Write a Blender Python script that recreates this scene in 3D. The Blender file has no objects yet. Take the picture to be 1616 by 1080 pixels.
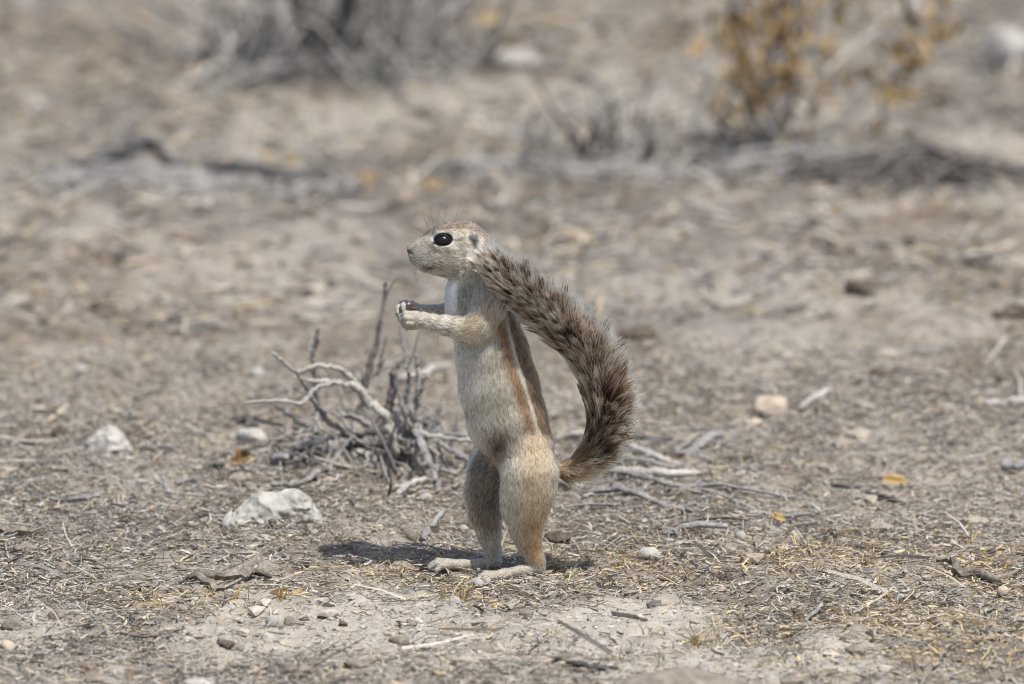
import bpy, bmesh, math
import numpy as np
from mathutils import Vector, Matrix

# ------------------------------------------------------------------ camera, sky, sun, exposure
SC = bpy.context.scene
COL = SC.collection
R = math.radians
F_PX = 400.0 / 36.0 * 1616.0           # focal length in photo pixels
PITCH = R(10.5)
DIST = 9.6
CAM_H = DIST * math.tan(PITCH + math.atan((905 - 540) / F_PX))
cam_d = bpy.data.cameras.new('camera')
cam = bpy.data.objects.new('camera', cam_d)
COL.objects.link(cam)
cam.location = (0, -DIST, CAM_H)
cam.rotation_euler = (R(90) - PITCH, 0, 0)
cam_d.lens = 400
cam_d.sensor_width = 36
cam_d.sensor_fit = 'HORIZONTAL'
cam_d.clip_start = 0.1
cam_d.clip_end = 3000
cam_d.dof.use_dof = True
cam_d.dof.aperture_fstop = 5.6
cam_d.dof.focus_distance = (DIST - 0.015) * math.cos(PITCH) + (CAM_H - 0.15) * math.sin(PITCH)
SC.camera = cam

SUN = Vector((0.29, -0.40, 1.0)).normalized()      # towards the sun
world = bpy.data.worlds.new('World')
SC.world = world
world.use_nodes = True
wn = world.node_tree.nodes
bg = wn['Background']
sky = wn.new('ShaderNodeTexSky')
sky.sky_type = 'NISHITA'
sky.sun_disc = False
sky.sun_elevation = math.asin(SUN.z)
sky.sun_rotation = math.atan2(SUN.x, SUN.y)
sky.dust_density = 2.0
world.node_tree.links.new(sky.outputs[0], bg.inputs[0])
bg.inputs[1].default_value = 0.10
sun_d = bpy.data.lights.new('sun', 'SUN')
sun_d.energy = 4.0
sun_d.angle = R(0.5)
sun_d.color = (1.0, 0.965, 0.91)
sun = bpy.data.objects.new('sun', sun_d)
COL.objects.link(sun)
sun.rotation_euler = (-SUN).to_track_quat('-Z', 'Y').to_euler()
sun.location = (2, -2, 6)

SC.view_settings.view_transform = 'Standard'
SC.view_settings.look = 'None'
SC.view_settings.exposure = 0.44
SC.view_settings.gamma = 1.0
SC.view_settings.use_curve_mapping = False
SC.render.engine = 'CYCLES'
SC.cycles.use_denoising = True
SC.cycles.filter_width = 1.05
SC.cycles.max_bounces = 10
SC.cycles.transmission_bounces = 10
SC.cycles.glossy_bounces = 6
SC.cycles_curves.shape = 'RIBBONS'

# ------------------------------------------------------------------ helpers
rng = np.random.default_rng(11)
SA, CA = math.sin(PITCH), math.cos(PITCH)

def ray(px, py):
    a = (px - 808) / F_PX
    b = (540 - py) / F_PX
    return np.array([a, CA + b * SA, -SA + b * CA])

def P(px, py, y=0.0):                  # a photo pixel at a known depth y
    d = ray(px, py)
    t = (y + DIST) / d[1]
    return np.array([d[0] * t, y, CAM_H + d[2] * t])

def G(px, py):                         # a photo pixel on the ground
    d = ray(px, py)
    t = -CAM_H / d[2]
    return np.array([d[0] * t, -DIST + d[1] * t, 0.0])

def pxm(y=0.0):                        # metres per photo pixel at depth y
    return math.hypot(DIST + y, CAM_H) / F_PX

def uv_of(x, z, y=-0.02):              # reference coordinates of a body point, side view
    dy = y + DIST
    dz = z - CAM_H
    w = dy * CA - dz * SA
    return 808 + F_PX * x / w, 540 - F_PX * (dy * SA + dz * CA) / w

def hash3(ix, iy, iz, seed):
    h = (ix * 374761393 + iy * 668265263 + iz * 2147483647 + seed * 1274126177) & 0xFFFFFFFF
    h = ((h ^ (h >> 13)) * 1274126177) & 0xFFFFFFFF
    h = ((h ^ (h >> 16)) * 2246822519) & 0xFFFFFFFF
    return ((h ^ (h >> 15)) & 0xFFFFFF) / float(0xFFFFFF)

def vnoise(x, y, z=0.0, seed=0):
    x = np.asarray(x, float); y = np.asarray(y, float); z = np.asarray(z, float) + np.zeros_like(x)
    xi = np.floor(x).astype(np.int64); yi = np.floor(y).astype(np.int64); zi = np.floor(z).astype(np.int64)
    fx = x - xi; fy = y - yi; fz = z - zi
    fx = fx * fx * (3 - 2 * fx); fy = fy * fy * (3 - 2 * fy); fz = fz * fz * (3 - 2 * fz)
    out = 0
    for dx in (0, 1):
        for dy in (0, 1):
            for dz in (0, 1):
                w = (fx if dx else 1 - fx) * (fy if dy else 1 - fy) * (fz if dz else 1 - fz)
                out = out + w * hash3(xi + dx, yi + dy, zi + dz, seed)
    return out

def fbm(x, y, z=0.0, seed=0, octaves=3):
    s = 0; a = 0.5; t = 0
    for o in range(octaves):
        s = s + a * vnoise(np.asarray(x) * 2 ** o, np.asarray(y) * 2 ** o, np.asarray(z) * 2 ** o, seed + o)
        t += a; a *= 0.5
    return s / t

def sstep(a, b, x):
    t = np.clip((x - a) / (b - a), 0, 1)
    return t * t * (3 - 2 * t)

def make_mesh(name, verts, quads=None, tris=None, smooth=False, vcol=None, uvs=None):
    """verts (n,3); quads (m,4); tris (k,3); vcol (n,3) point colours; uvs per loop"""
    me = bpy.data.meshes.new(name)
    verts = np.asarray(verts, np.float32)
    parts = []; tot = []
    if quads is not None and len(quads):
        quads = np.asarray(quads, np.int32); parts.append(quads.ravel()); tot.append(np.full(len(quads), 4, np.int32))
    if tris is not None and len(tris):
        tris = np.asarray(tris, np.int32); parts.append(tris.ravel()); tot.append(np.full(len(tris), 3, np.int32))
    loops = np.concatenate(parts); tot = np.concatenate(tot)
    me.vertices.add(len(verts)); me.vertices.foreach_set('co', verts.ravel())
    me.loops.add(len(loops)); me.loops.foreach_set('vertex_index', loops)
    me.polygons.add(len(tot))
    me.polygons.foreach_set('loop_start', np.concatenate([[0], np.cumsum(tot)[:-1]]).astype(np.int32))
    me.polygons.foreach_set('loop_total', tot)
    me.polygons.foreach_set('use_smooth', np.full(len(tot), smooth, bool))
    if vcol is not None:
        a = me.color_attributes.new('col', 'FLOAT_COLOR', 'POINT')
        c = np.ones((len(verts), 4), np.float32); c[:, :3] = vcol
        a.data.foreach_set('color', c.ravel())
    if uvs is not None:
        l = me.uv_layers.new(name='UVMap')
        l.data.foreach_set('uv', np.asarray(uvs, np.float32)[loops].ravel())
    me.update()
    me.validate()
    return me

def link(name, me, mat=None, parent=None, loc=None):
    o = bpy.data.objects.new(name, me)
    COL.objects.link(o)
    if mat is not None and me is not None and len(me.materials) == 0:
        me.materials.append(mat)
    if parent is not None:
        o.parent = parent
    if loc is not None:
        o.location = tuple(float(v) for v in loc)
    return o

def tag(o, label=None, cat=None, group=None, kind=None):
    if label: o['label'] = label
    if cat: o['category'] = cat
    if group: o['group'] = group
    if kind: o['kind'] = kind
    return o

def empty(name, loc, label, cat, group=None):
    o = link(name, None, loc=loc)
    o.empty_display_size = 0.02
    return tag(o, label, cat, group)

# ------------------------------------------------------------------ materials
def new_mat(name, rough=0.9, spec=0.2):
    m = bpy.data.materials.new(name)
    m.use_nodes = True
    b = m.node_tree.nodes['Principled BSDF']
    b.inputs['Roughness'].default_value = rough
    b.inputs['Specular IOR Level'].default_value = spec
    return m, m.node_tree.nodes, m.node_tree.links, b

def ramp(nodes, stops):
    r = nodes.new('ShaderNodeValToRGB')
    e = r.color_ramp.elements
    while len(e) < len(stops):
        e.new(0.5)
    for el, (p, c) in zip(e, stops):
        el.position = p
        el.color = (c[0], c[1], c[2], 1)
    return r

def noise_node(nodes, links, scale, detail=4, rough=0.6, vec=None):
    n = nodes.new('ShaderNodeTexNoise')
    n.inputs['Scale'].default_value = scale
    n.inputs['Detail'].default_value = detail
    n.inputs['Roughness'].default_value = rough
    if vec is not None:
        links.new(vec, n.inputs['Vector'])
    return n

def bump_into(nodes, links, bsdf, height, strength, dist):
    b = nodes.new('ShaderNodeBump')
    b.inputs['Strength'].default_value = strength
    b.inputs['Distance'].default_value = dist
    links.new(height, b.inputs['Height'])
    links.new(b.outputs[0], bsdf.inputs['Normal'])

def mat_attr(name, rough=0.9, spec=0.15, nscale=300, lo=0.75, hi=1.25, bump=0.0, transl=0.0):
    """base colour from the mesh's own 'col' attribute, broken up by fine grain"""
    m, n, l, b = new_mat(name, rough, spec)
    at = n.new('ShaderNodeAttribute'); at.attribute_name = 'col'
    tc = n.new('ShaderNodeTexCoord')
    nz = noise_node(n, l, nscale, 3, 0.6, tc.outputs['Object'])
    mr = n.new('ShaderNodeMapRange')
    mr.inputs['From Min'].default_value = 0.3; mr.inputs['From Max'].default_value = 0.7
    mr.inputs['To Min'].default_value = lo; mr.inputs['To Max'].default_value = hi
    l.new(nz.outputs[0], mr.inputs[0])
    mx = n.new('ShaderNodeVectorMath'); mx.operation = 'SCALE'
    l.new(at.outputs['Color'], mx.inputs[0]); l.new(mr.outputs[0], mx.inputs['Scale'])
    l.new(mx.outputs[0], b.inputs['Base Color'])
    if bump:
        bump_into(n, l, b, nz.outputs[0], 0.6, bump)
    if transl:
        tr = n.new('ShaderNodeBsdfTranslucent')
        l.new(mx.outputs[0], tr.inputs[0])
        ms = n.new('ShaderNodeMixShader'); ms.inputs[0].default_value = transl
        l.new(b.outputs[0], ms.inputs[1]); l.new(tr.outputs[0], ms.inputs[2])
        l.new(ms.outputs[0], n['Material Output'].inputs[0])
    return m

def mat_wood(name, dark, mid, light):
    m, n, l, b = new_mat(name, 0.85, 0.2)
    uv = n.new('ShaderNodeUVMap')
    mp = n.new('ShaderNodeMapping'); mp.inputs['Scale'].default_value = (7, 35, 1)
    l.new(uv.outputs[0], mp.inputs[0])
    g = noise_node(n, l, 1.0, 5, 0.65, mp.outputs[0])
    tc = n.new('ShaderNodeTexCoord')
    p = noise_node(n, l, 60, 3, 0.5, tc.outputs['Object'])
    mx = n.new('ShaderNodeMix'); mx.data_type = 'FLOAT'; mx.inputs[0].default_value = 0.4
    l.new(g.outputs[0], mx.inputs[2]); l.new(p.outputs[0], mx.inputs[3])
    r = ramp(n, [(0.34, dark), (0.5, mid), (0.68, light)])
    l.new(mx.outputs[0], r.inputs[0]); l.new(r.outputs[0], b.inputs['Base Color'])
    bump_into(n, l, b, g.outputs[0], 0.8, 0.0012)
    return m

def mat_stone(name, dark, mid, light, scale=55, bump=0.002):
    m, n, l, b = new_mat(name, 0.92, 0.15)
    tc = n.new('ShaderNodeTexCoord')
    a = noise_node(n, l, scale, 6, 0.65, tc.outputs['Object'])
    r = ramp(n, [(0.3, dark), (0.5, mid), (0.7, light)])
    l.new(a.outputs[0], r.inputs[0]); l.new(r.outputs[0], b.inputs['Base Color'])
    f = noise_node(n, l, scale * 4, 5, 0.7, tc.outputs['Object'])
    bump_into(n, l, b, f.outputs[0], 0.7, bump)
    return m

M_WOOD = mat_wood('weathered_wood', (0.10, 0.095, 0.092), (0.245, 0.235, 0.225), (0.43, 0.41, 0.385))
M_WOOD_PALE = mat_wood('bleached_wood', (0.20, 0.185, 0.17), (0.40, 0.375, 0.34), (0.58, 0.55, 0.50))
M_WOOD_MID = mat_wood('dull_brown_grey_wood', (0.055, 0.05, 0.046), (0.14, 0.128, 0.117), (0.27, 0.25, 0.23))
M_WOOD_DARK = mat_wood('charred_wood', (0.028, 0.027, 0.028), (0.075, 0.073, 0.073), (0.17, 0.165, 0.16))
M_WOOD_TAN = mat_wood('tan_driftwood', (0.06, 0.05, 0.042), (0.185, 0.16, 0.132), (0.37, 0.325, 0.27))
M_LIME = mat_stone('limestone', (0.28, 0.265, 0.24), (0.43, 0.41, 0.37), (0.55, 0.53, 0.485), 45, 0.0025)
M_PEBBLE = mat_stone('grey_pebble_stone', (0.25, 0.235, 0.215), (0.36, 0.34, 0.315), (0.46, 0.44, 0.41), 90, 0.0008)
M_PEBBLE_TAN = mat_stone('tan_pebble_stone', (0.33, 0.27, 0.21), (0.46, 0.39, 0.31), (0.56, 0.49, 0.41), 90, 0.0008)
M_CLOD = mat_stone('dried_dung', (0.055, 0.042, 0.03), (0.13, 0.10, 0.075), (0.24, 0.195, 0.15), 140, 0.003)
M_CLODG = mat_stone('hard_soil', (0.16, 0.135, 0.11), (0.26, 0.225, 0.185), (0.37, 0.325, 0.275), 110, 0.003)
M_LITTER = mat_attr('dry_litter', 0.85, 0.2, 400, 0.7, 1.3, transl=0.12)
M_CRUMB = mat_attr('soil_crumb', 0.95, 0.1, 250, 0.75, 1.25)
M_GRASS = mat_attr('dry_grass', 0.75, 0.25, 200, 0.85, 1.15, transl=0.25)

def mat_leaf(name, dark, light):
    m, n, l, b = new_mat(name, 0.7, 0.3)
    tc = n.new('ShaderNodeTexCoord')
    a = noise_node(n, l, 160, 4, 0.6, tc.outputs['Object'])
    r = ramp(n, [(0.35, dark), (0.65, light)])
    l.new(a.outputs[0], r.inputs[0]); l.new(r.outputs[0], b.inputs['Base Color'])
    bump_into(n, l, b, a.outputs[0], 0.5, 0.0008)
    return m
M_LEAF_Y = mat_leaf('yellow_leaf', (0.29, 0.195, 0.07), (0.46, 0.33, 0.14))
M_LEAF_B = mat_leaf('brown_leaf', (0.09, 0.054, 0.02), (0.185, 0.112, 0.042))
M_LEAF_O = mat_leaf('ochre_leaf', (0.15, 0.10, 0.045), (0.31, 0.215, 0.105))
M_LEAF_D = mat_leaf('pale_ochre_leaf', (0.27, 0.185, 0.085), (0.42, 0.30, 0.15))

# ------------------------------------------------------------------ ground
# pale sandy patches: photo pixel centre, half sizes in pixels, weight
SAND = [(1000, 962, 210, 34, 1.0), (560, 985, 260, 45, .9), (1330, 1010, 120, 40, .9), (760, 1010, 300, 60, .8),
        (120, 985, 200, 36, .85), (330, 1010, 260, 50, .85), (60, 1050, 200, 40, .6), (600, 1050, 300, 40, .8), (1000, 1020, 260, 50, .9), (520, 190, 260, 40, .55), (880, 215, 200, 36, .6), (1560, 205, 130, 34, .75),
        (1330, 180, 120, 40, .7), (900, 470, 260, 40, .5), (1250, 460, 260, 50, .6), (1150, 540, 260, 50, .5),
        (300, 610, 200, 26, .5), (880, 600, 160, 40, .5), (900, 150, 300, 40, .6), (420, 420, 200, 40, .3)]
SANDW = []
for (cx, cy, rx, ry, w) in SAND:
    c = G(cx, cy); e = G(cx + rx, cy); f1 = G(cx, cy - ry); f2 = G(cx, cy + ry)
    SANDW.append((c[0], c[1], abs(e[0] - c[0]), 0.5 * abs(f1[1] - f2[1]), w))

def sand(x, y):
    n = fbm(x * 9, y * 5, 0, 31, 4)
    s = 0.42 * sstep(0.52, 0.66, n)
    for (cx, cy, rx, ry, w) in SANDW:
        d = ((x - cx) / rx) ** 2 + ((y - cy) / ry) ** 2
        s = np.maximum(s, w * sstep(0.18, 0.95, np.exp(-d * 0.8) + (n - 0.5) * 1.8))
    return s

def H(x, y):
    x = np.asarray(x, float); y = np.asarray(y, float)
    r = np.hypot(x, y)
    foot = 1 - np.exp(-((x - 0.0) ** 2 + (y + 0.02) ** 2) / 0.02)
    big = (fbm(x * 3.1, y * 2.3, 0, 3, 2) - 0.5) * 0.022 * foot
    mid = (fbm(x * 16, y * 11, 0, 7, 2) - 0.5) * 0.013 * (0.25 + 0.75 * foot)
    far = np.exp(-(np.maximum(0, r - 6) / 6) ** 2)
    cl = fbm(x * 52, y * 40, 0, 9, 3)
    fine = (sstep(0.42, 0.75, cl) * 0.0055 + (cl - 0.5) * 0.003) * far
    vast = (fbm(x * 0.12, y * 0.12, 0, 5, 2) - 0.5) * 0.35 * sstep(5, 30, r)
    return big + mid + fine + vast - H0
H0 = 0.0

_t = np.random.default_rng(0).uniform(-1, 1, (2, 4000))
H0 = float(np.percentile(H(_t[0] * 0.08, _t[1] * 0.06 - 0.01), 76))

def axis(lo_f, hi_f, step_f, grow, lim):
    a = list(np.arange(lo_f, hi_f, step_f))
    s = step_f; v = a[-1]
    while v < lim:
        s *= grow; v += s; a.append(v)
    s = step_f; v = a[0]; b = []
    while v > -lim:
        s *= grow; v -= s; b.append(v)
    return np.array(b[::-1] + a)

gx = axis(-0.55, 0.55, 0.005, 1.09, 700)
y1 = list(np.arange(-0.62, 1.0, 0.0055)); v = y1[-1]; s = 0.0055
while v < 4.6:
    s = min(0.013, s * 1.01); v += s; y1.append(v)
while v < 900:
    s *= 1.12; v += s; y1.append(v)
v = y1[0]; s = 0.0055; b_ = []
while v > -60:
    s *= 1.12; v -= s; b_.append(v)
gy = np.array(b_[::-1] + y1)
GX, GY = np.meshgrid(gx, gy, indexing='ij')
gv = np.stack([GX.ravel(), GY.ravel(), H(GX.ravel(), GY.ravel())], 1)
ny_ = len(gy)
ii, jj = np.meshgrid(np.arange(len(gx) - 1), np.arange(ny_ - 1), indexing='ij')
q0 = (ii * ny_ + jj).ravel()
gq = np.stack([q0, q0 + ny_, q0 + ny_ + 1, q0 + 1], 1)
sw = sand(gv[:, 0], gv[:, 1])[:, None]
tone = fbm(gv[:, 0] * 2.2, gv[:, 1] * 1.4, 0, 77, 3)[:, None]
tone = sstep(.36, .64, tone)
dk = sstep(.5, .72, fbm(gv[:, 0] * 5.0, gv[:, 1] * 3.0, 0, 71, 3))[:, None]
soil = (np.array([0.252, 0.213, 0.17]) * (1 - tone) + np.array([0.232, 0.211, 0.186]) * tone) * (1 - .18 * dk)
pale = np.array([0.455, 0.415, 0.358])
gcol = soil * (1 - sw) + pale * sw
ground_me = make_mesh('ground', gv, gq, smooth=True, vcol=gcol)
m, n, l, b = new_mat('dry_soil', 0.95, 0.1)
at = n.new('ShaderNodeAttribute'); at.attribute_name = 'col'
tc = n.new('ShaderNodeTexCoord')
na = noise_node(n, l, 70, 6, 0.7, tc.outputs['Object'])
nb = noise_node(n, l, 420, 4, 0.7, tc.outputs['Object'])
ad = n.new('ShaderNodeMath'); ad.operation = 'ADD'
l.new(na.outputs[0], ad.inputs[0]); l.new(nb.outputs[0], ad.inputs[1])
mr = n.new('ShaderNodeMapRange')
mr.inputs['From Min'].default_value = 0.7; mr.inputs['From Max'].default_value = 1.3
mr.inputs['To Min'].default_value = 0.68; mr.inputs['To Max'].default_value = 1.32
l.new(ad.outputs[0], mr.inputs[0])
mx = n.new('ShaderNodeVectorMath'); mx.operation = 'SCALE'
l.new(at.outputs['Color'], mx.inputs[0]); l.new(mr.outputs[0], mx.inputs['Scale'])
l.new(mx.outputs[0], b.inputs['Base Color'])
bump_into(n, l, b, ad.outputs[0], 0.8, 0.004)
tag(link('ground', ground_me, m), 'dry pale sandy ground strewn with grey plant litter', kind='structure')

def on(px, py, lift=0.0):
    g = G(px, py)
    g[2] = float(H(g[0], g[1])) + lift
    return g

# ------------------------------------------------------------------ litter, straw, crumbs (nobody could count these)
PAL = np.array([[0.32, 0.298, 0.27], [0.425, 0.396, 0.355], [0.475, 0.435, 0.375], [0.43, 0.355, 0.265], [0.54, 0.43, 0.26], [0.12, 0.10, 0.082], [0.23, 0.185, 0.14]])

FEET = [(P(850, 900, -.008)[:2], P(750, 916, -.033)[:2]), (P(785, 890, .02)[:2], P(664, 896, .009)[:2])]

def straws(N, area, lmin, lmax, rmin, rmax, probs, tilt, sides=3, stand=0.0, seed=1, yellow=None, avoid_sand=0.92):
    r = np.random.default_rng(seed)
    x0, x1, ya, yb = area
    M = int(N * 2.2)
    x = r.uniform(x0, x1, M); y = r.uniform(ya, yb, M)
    # keep to the wedge that any near view could see
    keep = r.uniform(0, 1, M) > avoid_sand * sand(x, y)
    dens = 0.55 + 0.6 * sstep(0.35, 0.62, fbm(x * 7, y * 4, 0, 55, 3))
    keep &= r.uniform(0, 1, M) < dens
    for (fa, fb) in FEET:
        ab = fb - fa; q = np.clip(((x - fa[0]) * ab[0] + (y - fa[1]) * ab[1]) / (ab @ ab), 0, 1)
        dd = np.hypot(x - fa[0] - q * ab[0], y - fa[1] - q * ab[1] + .004)
        keep &= dd > .0095 + .4 * lmin
    x = x[keep][:N]; y = y[keep][:N]; N = len(x)
    L = np.exp(r.uniform(math.log(lmin), math.log(lmax), N))
    rad = r.uniform(rmin, rmax, N) * (0.6 + 0.4 * np.minimum(1.5, L / (0.5 * (lmin + lmax))))
    az = r.uniform(0, 2 * math.pi, N)
    el = np.abs(r.normal(0, tilt, N))
    up = r.uniform(0, 1, N) < stand
    el = np.where(up, r.uniform(0.5, 1.35, N), el)
    L = np.where(up, np.minimum(L, lmax * 0.6), L)
    d = np.stack([np.cos(az) * np.cos(el), np.sin(az) * np.cos(el), np.sin(el)], 1)
    side = np.stack([-np.sin(az), np.cos(az), np.zeros(N)], 1)
    upv = np.cross(d, side)
    base = np.stack([x, y, H(x, y)], 1)
    lift = np.where(up, -0.001, rad + r.exponential(0.0013, N))
    start = base - np.where(up, 0, 0.5)[:, None] * d * L[:, None] * np.cos(el)[:, None]
    start[:, 2] = base[:, 2] + lift
    bend = r.normal(0, 0.05, N)[:, None] * side + r.normal(0, 0.035, N)[:, None] * upv
    p0 = start; p1 = start + d * (L * 0.5)[:, None] + bend * L[:, None]; p2 = start + d * L[:, None]
    V = np.zeros((N, 3, sides, 3), np.float32)
    roll = r.uniform(0, math.pi, N)[:, None]
    for k in range(sides):
        if sides == 2:
            off = (np.cos(roll) * side + np.sin(roll) * upv) * (1 - 2 * k)
        else:
            a = 2 * math.pi * k / sides + 0.4
            off = math.cos(a) * side + math.sin(a) * upv * 0.75
        for j, (p, f) in enumerate(((p0, 1.0), (p1, 0.95), (p2, 0.55))):
            V[:, j, k] = p + off * (rad * f)[:, None]
    idx = (np.arange(N) * 3 * sides)[:, None]
    Q = []
    for j in (0, 1):
        for k in range(sides if sides > 2 else 1):
            k2 = (k + 1) % sides
            Q.append(np.concatenate([idx + j * sides + k, idx + j * sides + k2, idx + (j + 1) * sides + k2, idx + (j + 1) * sides + k], 1))
    Q = np.concatenate(Q)
    ci = r.choice(len(PAL), N, p=probs)
    if yellow is not None:
        ci = np.where(r.uniform(0, 1, N) < yellow(x, y), 4, ci)
    c = PAL[ci] * r.uniform(0.75, 1.25, N)[:, None]
    c = np.repeat(c, 3 * sides, 0)
    return V.reshape(-1, 3), Q, c

YPATCH = []
for (cx, cy, rx, ry) in [(1290, 880, 150, 40), (1450, 1010, 200, 60), (1110, 990, 80, 30), (960, 890, 130, 30), (620, 900, 120, 25), (330, 945, 140, 18), (730, 935, 60, 16), (1540, 900, 90, 40)]:
    c = G(cx, cy); e = G(cx + rx, cy); a1 = G(cx, cy - ry); a2 = G(cx, cy + ry)
    YPATCH.append((c[0], c[1], abs(e[0] - c[0]), abs(a1[1] - a2[1]) / 2))
def yellow_w(x, y):
    s = np.zeros_like(x)
    for (cx, cy, rx, ry) in YPATCH:
        s = np.maximum(s, np.exp(-(((x - cx) / rx) ** 2 + ((y - cy) / ry) ** 2)))
    return 0.55 * s

def joined(name, chunks, mat, smooth=False):
    vs, qs, cs = [], [], []; o = 0
    for (v, q, c) in chunks:
        vs.append(v); qs.append(q + o); cs.append(c); o += len(v)
    return make_mesh(name, np.concatenate(vs), np.concatenate(qs), smooth=smooth, vcol=np.concatenate(cs))

p_near = [0.27, 0.29, 0.20, 0.13, 0.04, 0.025, 0.045]
p_chip = [0.36, 0.26, 0.12, 0.12, 0.02, 0.06, 0.06]
p_far = [0.29, 0.26, 0.17, 0.14, 0.04, 0.04, 0.06]
ch = [straws(140000, (-0.64, 0.64, -0.55, 1.05), 0.0025, 0.0115, 0.0003, 0.0008, p_near, 0.20, sides=2, seed=12, yellow=yellow_w, avoid_sand=.92),
      straws(22000, (-0.66, 0.66, -0.55, 1.1), 0.006, 0.024, 0.0003, 0.0008, p_near, 0.16, seed=1, yellow=yellow_w),
      straws(3600, (-0.72, 0.72, -0.55, 1.25), 0.02, 0.06, 0.0004, 0.0008, p_near, 0.10, seed=2, yellow=yellow_w),
      straws(5000, (-0.72, 0.72, -0.55, 1.25), 0.005, 0.016, 0.0008, 0.0017, p_chip, 0.18, seed=3)]
tag(link('plant_litter', joined('plant_litter', ch, M_LITTER), M_LITTER), 'grey and straw coloured bits of dry stems covering the soil', 'plant litter', kind='stuff')
ch = [straws(26000, (-1.05, 1.05, 1.2, 4.7), 0.010, 0.05, 0.0006, 0.0015, p_far, 0.2, sides=2, seed=4, avoid_sand=0.6),
      straws(6000, (-1.05, 1.05, 1.2, 4.7), 0.01, 0.04, 0.0015, 0.004, p_chip, 0.2, seed=5, avoid_sand=0.6),
      straws(12000, (-3.2, 3.2, -2.2, 8.0), 0.012, 0.07, 0.0007, 0.002, p_far, 0.2, sides=2, seed=6, avoid_sand=0.5)]
tag(link('plant_litter', joined('plant_litter', ch, M_LITTER), M_LITTER), 'stem litter scattered over the open ground behind the twig shrub', 'plant litter', kind='stuff')
def ygrass(x, y): return np.clip(0.25 + yellow_w(x, y) * 2, 0, 0.95)
ch = [straws(2600, (-0.72, 0.72, -0.5, 1.2), 0.006, 0.03, 0.00025, 0.0006, p_near, 0.1, stand=1.0, seed=7, yellow=ygrass),
      straws(2600, (-1.05, 1.05, 1.2, 4.7), 0.01, 0.04, 0.0004, 0.0009, p_far, 0.1, stand=1.0, seed=8, yellow=lambda x, y: 0.35 + 0 * x)]
tag(link('grass_stubble', joined('grass_stubble', ch, M_GRASS), M_GRASS), 'short dry grass stalks standing up among the litter', 'grass', kind='stuff')

def crumbs(N, area, smin, smax, seed, squash=0.7):
    r = np.random.default_rng(seed)
    bm = bmesh.new(); bmesh.ops.create_icosphere(bm, subdivisions=1, radius=1)
    bv = np.array([v.co[:] for v in bm.verts]); bf = np.array([[v.index for v in f.verts] for f in bm.faces]); bm.free()
    x = r.uniform(area[0], area[1], N); y = r.uniform(area[2], area[3], N)
    s = np.exp(r.uniform(math.log(smin), math.log(smax), N) ) * r.uniform(0.6, 1, N)
    sx = s * r.uniform(0.8, 1.5, N); sy = s * r.uniform(0.8, 1.5, N); sz = s * r.uniform(0.5, 1.0, N) * squash
    k = r.uniform(0.72, 1.22, (N, len(bv), 1))
    V = bv[None] * k
    az = r.uniform(0, 6.28, N); c, sn = np.cos(az), np.sin(az)
    X = V[..., 0] * sx[:, None]; Y = V[..., 1] * sy[:, None]; Z = V[..., 2] * sz[:, None]
    V = np.stack([X * c[:, None] - Y * sn[:, None] + x[:, None], X * sn[:, None] + Y * c[:, None] + y[:, None], Z + (H(x, y) + 0.25 * sz)[:, None]], -1)
    T = (bf[None] + (np.arange(N) * len(bv))[:, None, None]).reshape(-1, 3)
    sw = sand(x, y)[:, None]
    col = (np.array([0.275, 0.233, 0.187]) * (1 - sw) + np.array([0.41, 0.37, 0.315]) * sw) * r.uniform(0.65, 1.25, (N, 1))
    col = np.where(r.uniform(0, 1, (N, 1)) < 0.08, np.array([[0.12, 0.095, 0.075]]), col)
    return V.reshape(-1, 3), T, np.repeat(col, len(bv), 0)
cv = [crumbs(14000, (-0.68, 0.68, -0.62, 1.1), 0.0010, 0.0046, 21), crumbs(700, (-0.7, 0.7, -0.62, 1.2), 0.004, 0.010, 22, 0.6),
      crumbs(4000, (-1.05, 1.05, 1.2, 4.7), 0.003, 0.012, 23), crumbs(3000, (-3.2, 3.2, -2.2, 8), 0.004, 0.016, 24)]
o_ = 0; vs = []; ts = []; cs = []
for (v_, t_, c_) in cv:
    vs.append(v_); ts.append(t_ + o_); cs.append(c_); o_ += len(v_)
tag(link('soil_crumbs', make_mesh('soil_crumbs', np.concatenate(vs), tris=np.concatenate(ts), smooth=False, vcol=np.concatenate(cs)), M_CRUMB),
    'small crumbs and grains of pale brown soil on the ground', 'soil', kind='stuff')

# ------------------------------------------------------------------ tubes: sticks and branches
def catmull(pts, n):
    pts = np.asarray(pts, float)
    p = np.concatenate([[2 * pts[0] - pts[1]], pts, [2 * pts[-1] - pts[-2]]])
    out = []
    for i in range(len(pts) - 1):
        a, b, c, d = p[i], p[i + 1], p[i + 2], p[i + 3]
        for t in np.linspace(0, 1, n, endpoint=False):
            out.append(0.5 * ((2 * b) + (-a + c) * t + (2 * a - 5 * b + 4 * c - d) * t * t + (-a + 3 * b - 3 * c + d) * t ** 3))
    out.append(pts[-1])
    return np.array(out)

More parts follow.
